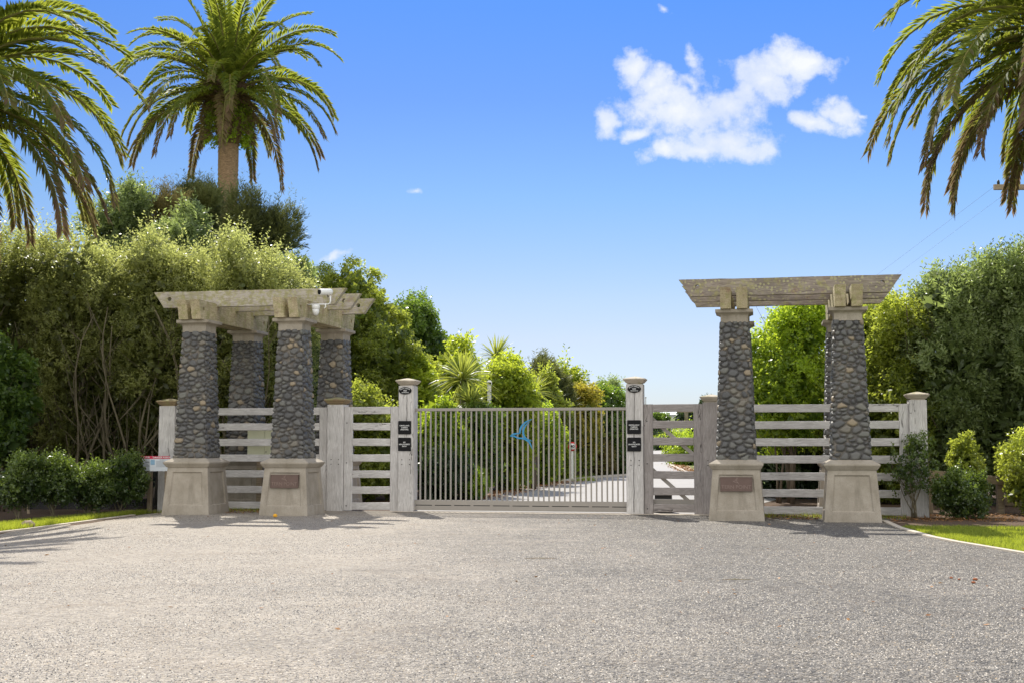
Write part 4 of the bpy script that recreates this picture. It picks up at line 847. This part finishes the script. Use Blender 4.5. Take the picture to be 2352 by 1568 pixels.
# ------------------------------------------------------------------ right hedge
HR = 'tall leafy hedge trees behind the right pergola'
rt = [(1715, 1905, 722, 31.5, 'bright', 5200, 'bright yellow-green glossy tree framed by the right pergola', [(-.05, 0, .5, .85, 1, .5), (.3, 0, .78, .5, .8, .2), (-.45, 0, .5, .5, .9, .3)]),
      (1850, 2030, 735, 33.0, 'mid', 4200, 'dark green tree directly behind the far right column', [(0, 0, .45, .9, 1, .45), (.45, 0, .86, .35, .5, .14)]),
      (1950, 2180, 722, 31.6, 'mid', 5400, 'leafy tree right of the right pergola with wispy upper shoots', [(0, 0, .45, .98, 1, .5), (0, 0, .28, 1., 1, .5), (.0, 0, .80, .5, .6, .2)]),
      (2085, 2290, 632, 31.0, 'grey', 5200, 'tall grey-green tree above the rightmost timber post', [(0, 0, .5, .98, 1, .5), (0, 0, .28, 1., 1, .5), (.1, 0, .8, .7, .8, .22)]),
      (2230, 2460, 606, 30.4, 'grey', 5200, 'tall grey-green tree at the right picture edge under the right palm', [(0, 0, .5, .98, 1, .5), (0, 0, .28, 1., 1, .5), (.05, 0, .8, .75, .8, .22)])]
for i, (a, b, vt, Y, sp, n, lb, ev) in enumerate(rt):
    plant('hedge_tree', lb, 'tree', a, b, vt, 1014+1.5*FP/Y, Y, 1.35, sp, n, 210+i, HR, lobes=85, inner=.12, grad=.5, envs=ev, lr=.36, core=.26, shoots=.3, stem=dict(n=6, base_r=.5, h=4.6, spread=.8, r0=.05, sub=5))
for i, (a, b, vt) in enumerate([(1715, 1900, 900), (1890, 2080, 830), (2060, 2270, 800), (2250, 2460, 800)]):
    plant('shrub', 'dark understorey shrub deep behind the right fence, '+['leftmost of four, by the bright tree', 'second of four, behind the far right column', 'third of four, behind the rightmost post', 'rightmost of four, at the picture edge'][i], 'shrub', a, b, vt, 1150, 34.6, 1., 'dark', 2200, 230+i, 'dark shrubs behind the right fence', inner=.4, sc_=1.4)
# low shrubs in front
fs = [(-15, 120, 1058, 26.9, 'small', 'rounded low shrub at the left picture edge in front of the dark net'), (70, 195, 1066, 27.3, 'small', 'low leafy shrub, second from the left picture edge, behind the grass strip'), (150, 275, 1082, 27.9, 'small', 'low shrub with pale stems in the middle of the row by the net'), (222, 342, 1060, 28.2, 'small', 'low shrub overlapping the poison warning sign')]
for i, (a, b, vt, Y, sp, lb) in enumerate(fs):
    plant('shrub', lb, 'shrub', a, b, vt, 1014+1.62*FP/Y, Y, .45, sp, 1500, 250+i, 'low shrubs along the left kerb', inner=.3, lobes=30, lr=.17, barkm='barkl', stem=dict(n=5, base_r=.08, h=.8, spread=.35, r0=.018, sub=3), envs=[(0, 0, .52, 1.05, 1, .46), (.3, 0, .8, .5, .8, .2)], grad=.5, sc_=.85, core=.12, shoots=.1)
plant('shrub', 'thin upright shrub with bare stems standing in front of the rightmost timber post', 'shrub', 2040, 2152, 1010, 1185, 25.3, .4, 'small', 330, 260, 'shrubs along the right lawn', inner=.5, lr=.28, barkm='barkl', stem=dict(n=9, base_r=.1, h=1.15, spread=.42, r0=.014, sub=4), envs=[(0, 0, .52, .95, 1, .40), (.05, 0, .78, .35, .6, .22)], sc_=.95, core=0, shoots=.12)
plant('shrub', 'dense dark green shrub right of the rightmost post in front of the brown rail', 'shrub', 2150, 2258, 1085, 1192, 25.2, .5, 'small', 1300, 261, 'shrubs along the right lawn', inner=.3, lr=.2, sc_=.85, core=.12, shoots=.1)
plant('shrub', 'yellow-green shrub standing above the brown rail between the two right shrubs', 'shrub', 2180, 2245, 1005, 1150, 26.0, .35, 'mid', 420, 262, 'shrubs along the right lawn', sc_=.7)
plant('shrub', 'yellow-green shrub at the right picture edge beside the lower brown rail', 'shrub', 2296, 2420, 1000, 1165, 26.2, .6, 'mid', 900, 263, 'shrubs along the right lawn', sc_=.7, grad=.4, inner=.3, lr=.22, core=.1, shoots=.1)

# rear brown fence on the right
t = thing('rail_fence', (8.75, 27.0, 0), 0, 'low brown post and rail fence behind the right-hand shrubs', 'fence')
for a in (0.0, 1.5): mb = MB(); mb.timber((a, .05, -.1), (a, .05, .92-.08*a), .14, .12, up=(0, 1, 0)); mb.build('post', M['brown'], t)
mb = MB(); mb.timber((-.1, -.03, .84), (1.6, -.03, .68), .045, .17); mb.build('rail', M['brown'], t); mb = MB(); mb.timber((1.58, -.03, .26), (3.6, -.03, .16), .045, .17); mb.build('rail', M['brown'], t)
# dark net fence on the left
def net():
    t = thing('net_fence', (-11, 29.3, -.13), 0, 'sagging black shade net behind the low shrubs at the left', 'fence')
    mb = MB(); n = 40; V = []
    for i in range(n+1):
        x = 3.0*i/n; top = 1.06-.10*math.sin(i/n*math.pi)+.03*math.sin(i*.9)
        V += [(x, .06*math.sin(i*.7), .1), (x, .05*math.sin(i*.6), top)]
    q = MB()
    for i in range(n): q.add([V[2*i], V[2*i+2], V[2*i+3], V[2*i+1]], [(0, 1, 2, 3)])
    m, nt, b = newmat('black shade net'); b.inputs['Base Color'].default_value = (.02, .022, .025, 1); tr = nd(nt, 'ShaderNodeBsdfTransparent'); mx = nd(nt, 'ShaderNodeMixShader'); mx.inputs[0].default_value = .62
    nt.links.new(tr.outputs[0], mx.inputs[1]); nt.links.new(b.outputs[0], mx.inputs[2]); nt.links.new(mx.outputs[0], nt.nodes['Material Output'].inputs[0])
    o = q.build('net', m, t); sd = o.modifiers.new('s', 'SOLIDIFY'); sd.thickness = .004
    for a in (0, 1.5, 3.0): p = MB(); p.timber((a, .05, 0), (a, .05, 1.05), .07, .07, up=(0, 1, 0)); p.build('post', M['brown'], t)
net()

# ------------------------------------------------------------------ distance seen through the right panel
def far_bush(u0, u1, vt, vb, Y, sp, n, seed, label, sc_=3., cat='tree', grp='far trees seen through the right slatted panel'):
    g = float(gh(X((u0+u1)/2, Y), Y)); plant('tree' if cat == 'tree' else 'shrub', label, cat, u0, u1, vt, vb, Y, (u1-u0)/2/FP*Y*.6, sp, n, seed, grp, sc_=sc_, ls=1.)
far_bush(1480, 1520, 1018, 1036, 205, 'dark', 500, 300, 'dark hedge at the far left end of the distant road')
far_bush(1510, 1545, 1016, 1037, 190, 'dark', 500, 301, 'brown-dark hedge end where the distant road bends')
far_bush(1535, 1590, 1022, 1052, 118, 'bright', 1500, 302, 'sunlit green hedge right of the distant road', 2.2)
far_bush(1555, 1650, 1033, 1080, 84, 'bright', 2600, 303, 'long bright green bank of plants beside the distant road', 1.8)
far_bush(1480, 1540, 955, 972, 420, 'green', 500, 304, 'bushes in front of the far house', 7)
far_bush(1545, 1625, 946, 966, 440, 'dark', 700, 305, 'dark bushes right of the far house under the wires', 7)
far_bush(1470, 1520, 985, 1002, 300, 'dark', 400, 306, 'patch of scrub left on the far green field', 5)
far_bush(1575, 1640, 982, 1000, 300, 'dark', 500, 307, 'patch of scrub right on the far green field', 5)
far_bush(1534, 1541, 988, 1004, 200, 'dark', 90, 308, 'single dark conifer on the far field', 2.2)
far_bush(1612, 1628, 917, 940, 330, 'dark', 250, 309, 'small dark far treetop just left of the cracked post', 4)
far_bush(1640, 1800, 985, 1100, 95, 'bright', 2600, 310, 'sunlit bank of plants low behind the right pergola plaque plinth', 2.)
V, va = [], []
N = 26000; xx = rng.uniform(18, 110, N); yy_ = rng.uniform(110, 330, N); ok = (xx > 8.5+yy_*.0775); xx, yy_ = xx[ok], yy_[ok]; P = np.stack([xx, yy_, gh(xx, yy_)], 1)
V, va = sprigs(P, np.tile([0, 0, 1.], (len(P), 1))+rng.normal(size=(len(P), 3))*.2, np.full(len(P), .9), 3, 1.3, .35, .4, 0, np.full(len(P), .5))
tag(quads('field grass', V, L['lime'], var=va), 'tall bright green grass of the far field beyond the road', 'grass', kind='stuff')
# far house
def house(x, y, z, w_, h_, d_, label, wins):
    t = thing('house', (x, y, z), 0, label, 'house', 'far houses on the ridge'); mb = MB(); mb.box(-w_/2, w_/2, 0, d_, -3, h_); mb.build('wall', M['wallg'], t)
    mb = MB(); mb.add([(-w_/2-.3, -.3, h_), (w_/2+.3, -.3, h_), (w_/2+.3, d_+.3, h_), (-w_/2-.3, d_+.3, h_), (-w_/2+.5, d_/2, h_+1.5), (w_/2-.5, d_/2, h_+1.5)], [(0, 1, 5, 4), (2, 3, 4, 5), (1, 2, 5), (3, 0, 4), (0, 3, 2, 1)]); mb.build('roof', M['roofw'], t)
    for a in wins: mb = MB(); mb.box(a-.7, a+.7, -.06, 0, .6, 2.2); mb.build('window', M['glass'], t)
house(X(1540, 590), 590, ZV(958, 590), 12.5, 1.3, 8, 'long low grey house with white roof on the far ridge', (-4, -1, 3.2))
house(X(1503, 600), 600, ZV(957, 600), 4, 1.1, 8, 'small grey house with white roof left of the long far house', (0,))
house(X(1590, 620), 620, ZV(956, 620), 6, 1.2, 8, 'partly hidden pale house behind the far power pole', (1,))
# power poles and wires
def pole(x, y, h, arm, label, r=.14, ang=0):
    t = thing('power_pole', (x, y, float(gh(x, y))), ang, label, 'power pole', 'wooden power poles'); mb = MB(); mb.tube([(0, 0, -.2), (0, 0, h)], [r*1.3, r], 10); mb.build('pole', M['barkl'], t)
    mb = MB(); mb.timber((-arm, -r-.05, h-.35), (arm, -r-.05, h-.35), .11, .17); mb.build('crossarm', M['brown'], t)
    for a in (-arm*.9, -arm*.45, arm*.45, arm*.9): mb = MB(); mb.lathe([(.0, 0), (.04, 0), (.05, .06), (.03, .14), (0, .15)], 8, c=(a, -r-.05, h-.265)); mb.build('insulator', M['dark'], t)
pole(X(2398, 40), 40, ZV(402, 40), 1.45, 'near power pole with timber crossarm behind the right palm', ang=0)
xF, yF = X(1576, 430), 430; zF = ZV(943, yF); pole(xF, yF, zF-float(gh(xF, yF)), 3.2, 'distant power pole in front of the far house', r=.6)
pole(X(1483, 500), 500, ZV(911, 500)-float(gh(X(1483, 500), 500)), .3, 'thin distant pole on the horizon just right of the right gate post', r=.12)
def wire(a, b, sag, r, label, m='wire'):
    t = MB(); A, B = Vector(a), Vector(b); pts = [A.lerp(B, i/24)-Vector((0, 0, sag*4*(i/24)*(1-i/24))) for i in range(25)]; t.tube(pts, r, 4); tag(t.build('power_line', M[m]), label, 'wire', 'power lines')
zN = ZV(404, 40)-.2
wire((X(2398, 40)-1.3, 39.8, zN), (xF-2.8, yF, zF-.3), 1.2, .0035, 'leftmost thin power line running down-left from the near power pole')
wire((X(2398, 40)-.65, 39.8, zN), (xF+2.8, yF, zF-.3), 1.2, .003, 'rightmost thin power line running down-left from the near power pole')
wire((xF-2.8, yF-.7, zF-1.), (xF-42, 330, 9), 5, .06, 'pale sagging wire left of the distant power pole', 'wirew'); wire((xF+2.8, yF-.7, zF-1.), (xF+40, 330, 12), 5, .06, 'pale sagging wire right of the distant power pole', 'wirew')

# ------------------------------------------------------------------ rocks, litter, grass
def rock(x, y, s, seed, label):
    rg = random.Random(seed); bm = bmesh.new(); bmesh.ops.create_icosphere(bm, subdivisions=2, radius=1)
    for v in bm.verts:
        k = 1+rg.uniform(-.16, .16); v.co = Vector((v.co.x*s[0]*k, v.co.y*s[1]*k, max(-.3, v.co.z)*s[2]*k))
    me = bpy.data.meshes.new('rock'); bm.to_mesh(me); bm.free(); me.materials.append(M['rock']); o = bpy.data.objects.new('rock', me); C.objects.link(o); o.location = (x, y, float(gh(x, y))+s[2]*.25); o.rotation_euler = (0, 0, seed); tag(o, label, 'rock')
x, y = gnd(58, 1213, -.12); rock(x, y+.15, (.13, .12, .13), 4, 'tan angular rock lying on the left kerb')
x, y = gnd(215, 1187, -.1); rock(x-.2, y, (.07, .06, .05), 9, 'small reddish stone in the grass left of the leftmost post')
def scatter(name, label, n, fn, mat, ll, lw, up=0., cat='leaves'):
    P = []
    while len(P) < n: P.append(fn())
    P = np.array(P); z = gh(P[:, 0], P[:, 1])+.022; P3 = np.stack([P[:, 0], P[:, 1], z], 1); az = rng.random(n)*6.28; d = np.stack([np.cos(az), np.sin(az), rng.normal(size=n)*.25+up], 1); sd = np.stack([-np.sin(az), np.cos(az), rng.normal(size=n)*.3], 1)
    sz = rng.uniform(.5, 1.3, (n, 1)); l = nrm(d)*ll*sz; s = nrm(sd)*lw*.5*sz; V = np.stack([P3, P3+l*.5+s, P3+l, P3+l*.5-s], 1).reshape(-1, 3)
    return tag(quads(name, V, mat, var=rng.random(n)), label, cat, kind='stuff')
def lerp_fn(poly, w_):
    def f():
        i = rng.integers(0, len(poly)-1); t = rng.random(); a, b = np.array(poly[i]), np.array(poly[i+1]); return a+(b-a)*t+rng.normal(size=2)*w_
    return f
scatter('leaf litter', 'orange-brown leaf litter along the drive edge behind the gate', 5000, lerp_fn([(-1.2, 33.3), (.4, 42), (2.0, 49)], .35), L['litter'], .09, .04)
scatter('leaf litter', 'orange-brown litter on the right verge of the distant road', 5000, lerp_fn([(8.7, 62), (10.6, 83), (18.0, 140), (25, 214)], .28), L['litter'], .16, .09)
scatter('leaf litter', 'dry leaves and twigs under the right shrubs', 2600, lambda: np.array((rng.uniform(7.2, 12.5), rng.uniform(24.2, 26.6))), L['litter'], .10, .02)
scatter('leaf litter', 'dry leaves between the plinths and fence of the pergolas', 1500, lambda: np.array(W(rng.choice([-1, 1])*rng.uniform(4.2, 7.4), rng.uniform(-1.3, 0))), L['litter'], .08, .03)
scatter('leaf litter', 'sparse dry leaves scattered over the gravel forecourt', 170, lambda: np.array((rng.uniform(-8, 6.3), rng.uniform(8.5, 26))), L['litter'], .055, .03)
x, y = gnd(2200, 1334); 
for k, (u, v) in enumerate([(1031, 1187.6)]):
    pass
def clod(u, v, s, label, m):
    x, y = gnd(u, v); mb = MB(); mb.lathe([(0, 0), (s*.8, s*.1), (s, s*.4), (s*.6, s*.8), (0, s*.9)], 8); o = mb.build('fallen_leaf', m, loc=(x, y, .012)); tag(o, label, 'leaf', 'brown clods and leaves on the gravel')
rbr = plain('rusty brown leaf', (.30, .10, .04), .8); org = plain('orange fallen fruit', (.75, .38, .03), .6)
tag(bpy.data.objects.new('tmp', None)); x, y = gnd(632, 1188.5); mb = MB(); mb.lathe([(0, 0), (.035, .01), (.045, .035), (.03, .065), (0, .075)], 10); o = mb.build('fallen_fruit', org, loc=(x, y, .012)); tag(o, 'single yellow-orange fruit on the gravel in front of the plaque plinth of the left pergola', 'fruit')
for u, v, s, lb in ((2185, 1330, .022, 'leftmost rusty leaf of the cluster on the right gravel'), (2203, 1333, .017, 'small rusty leaf in the middle of the cluster on the right gravel'), (2240, 1334, .03, 'topmost large rusty leaf of the cluster on the right gravel'), (2236, 1341, .026, 'lowest rusty leaf of the cluster on the right gravel')): clod(u, v, s, lb, rbr)
# loose gravel chips standing proud of the trodden surface
def chips():
    P = []
    for y0, y1, dn in ((7.5, 11, 2600), (11, 15, 2000), (15, 20, 1100), (20, 27, 600)):
        hw = y1*.42+.6; nn = int((y1-y0)*2*hw*dn); q = np.stack([rng.uniform(-hw, hw, nn), rng.uniform(y0, y1, nn)], 1); P.append(q)
    P = np.concatenate(P); kr = np.interp(P[:, 1], [q[1] for q in KR[::-1]], [q[0] for q in KR[::-1]]); kl = np.interp(P[:, 1], [q[1] for q in KL[::-1]], [q[0] for q in KL[::-1]])
    line = GY-.35-P[:, 0]*math.tan(TH); ok = (P[:, 0] < kr-.08) & (P[:, 0] > kl+.08) & (P[:, 1] < line); P = P[ok]
    ph = np.sin(P[:, 0]*1.7+np.sin(P[:, 1]*.9)*1.6)+np.sin(P[:, 1]*1.1+P[:, 0]*.6+1.3)+P[:, 0]*.13+rng.normal(size=len(P))*.9; P = P[ph > -1.0]; n = len(P)
    z = gh(P[:, 0], P[:, 1])+.007; r = rng.uniform(.004, .0095, n)*rng.uniform(.8, 1.2, n); az = rng.random(n)*6.28; V = []
    for k in range(4):
        a = az+k*math.pi/2+rng.normal(size=n)*.25; V.append(np.stack([P[:, 0]+np.cos(a)*r, P[:, 1]+np.sin(a)*r*.8, z], 1))
    V.append(np.stack([P[:, 0]+rng.normal(size=n)*r*.3, P[:, 1]+rng.normal(size=n)*r*.3, z+r*rng.uniform(.5, 1.0, n)], 1)); V = np.stack(V, 1).reshape(-1, 3)
    b = np.arange(n)[:, None]*5; F = np.stack([np.concatenate([b+k, b+(k+1) % 4, b+4], 1) for k in range(4)], 1).reshape(-1, 3)
    m, nt, bs = newmat('loose stone chips'); at = nd(nt, 'ShaderNodeAttribute', attribute_name='var')
    nt.links.new(ramp(nt, at.outputs['Fac'], [(0, (.045, .045, .048)), (.35, (.13, .125, .12)), (.6, (.26, .235, .20)), (.85, (.39, .355, .305)), (.97, (.52, .48, .42)), (1, (.34, .24, .13))]), bs.inputs['Base Color']); bs.inputs['Roughness'].default_value = .75
    tag(quads('loose gravel', V, m, var=np.repeat(rng.random(n), 4), F=F), 'loose stone chips scattered over the forecourt', 'gravel', kind='stuff')
chips()
for u, v, l_, a, lb in ((1243, 1285.5, .42, .05, 'thin fallen twig lying flat on the middle of the gravel'), (1692, 1335, .30, -.1, 'short brown twig lying on the gravel in front of the right pergola')):
    x, y = gnd(u, v); mb = MB(); mb.tube([(-l_/2, 0, 0), (-l_*.1, .012, .006), (l_*.2, -.006, .004), (l_/2, .01, .002)], [.003, .005, .004, .002], 6); o = mb.build('fallen_twig', M['brown'], loc=(x, y, .022), rz=a); tag(o, lb, 'twig')
# grass blades
def in_lawn():
    y = rng.uniform(15, 22.6); xl = np.interp(y, [p[1] for p in KR[::-1]], [p[0] for p in KR[::-1]]); return np.array((xl+.1+rng.random()**1.3*4.0, y))
def blades(name, label, n, fn, h):
    P = np.array([fn() for _ in range(n)]); P3 = np.stack([P[:, 0], P[:, 1], gh(P[:, 0], P[:, 1])+.008], 1); d = nrm(np.array([0, 0, 1.])+rng.normal(size=(n, 3))*.35); sd = nrm(rng.normal(size=(n, 3))*[1, 1, 0.05]); sz = h*rng.uniform(.5, 1.3, (n, 1)); l = d*sz; s = sd*.004
    V = np.stack([P3-s, P3+s, P3+l+s*.3, P3+l-s*.3], 1).reshape(-1, 3); tag(quads(name, V, L['grass'], var=rng.random(n)), label, 'grass', kind='stuff')
blades('grass', 'short sunlit lawn grass beside the right kerb', 60000, in_lawn, .055)
def in_left():
    y = rng.uniform(19.5, 28.2); xr_ = np.interp(y, [p[1] for p in KL[::-1]], [p[0] for p in KL[::-1]]); return np.array((xr_-.09-rng.random()**1.2*1.0, y))
blades('grass', 'sunlit grass strip along the left kerb below the shrubs', 40000, in_left, .10)
blades('grass', 'weeds growing between the plinths of the pergolas', 2500, lambda: np.array(W(rng.choice([-1, 1])*rng.uniform(4.6, 8), rng.uniform(-.9, .1))), .07)
blades('grass', 'short grass at the verge by the road sign pole', 5000, lambda: np.array((rng.uniform(1.6, 3.2), rng.uniform(49, 55))), .12)
for o in list(bpy.data.objects):
    if o.name == 'tmp': bpy.data.objects.remove(o)
sc.cycles.max_bounces = 8; sc.cycles.transparent_max_bounces = 8
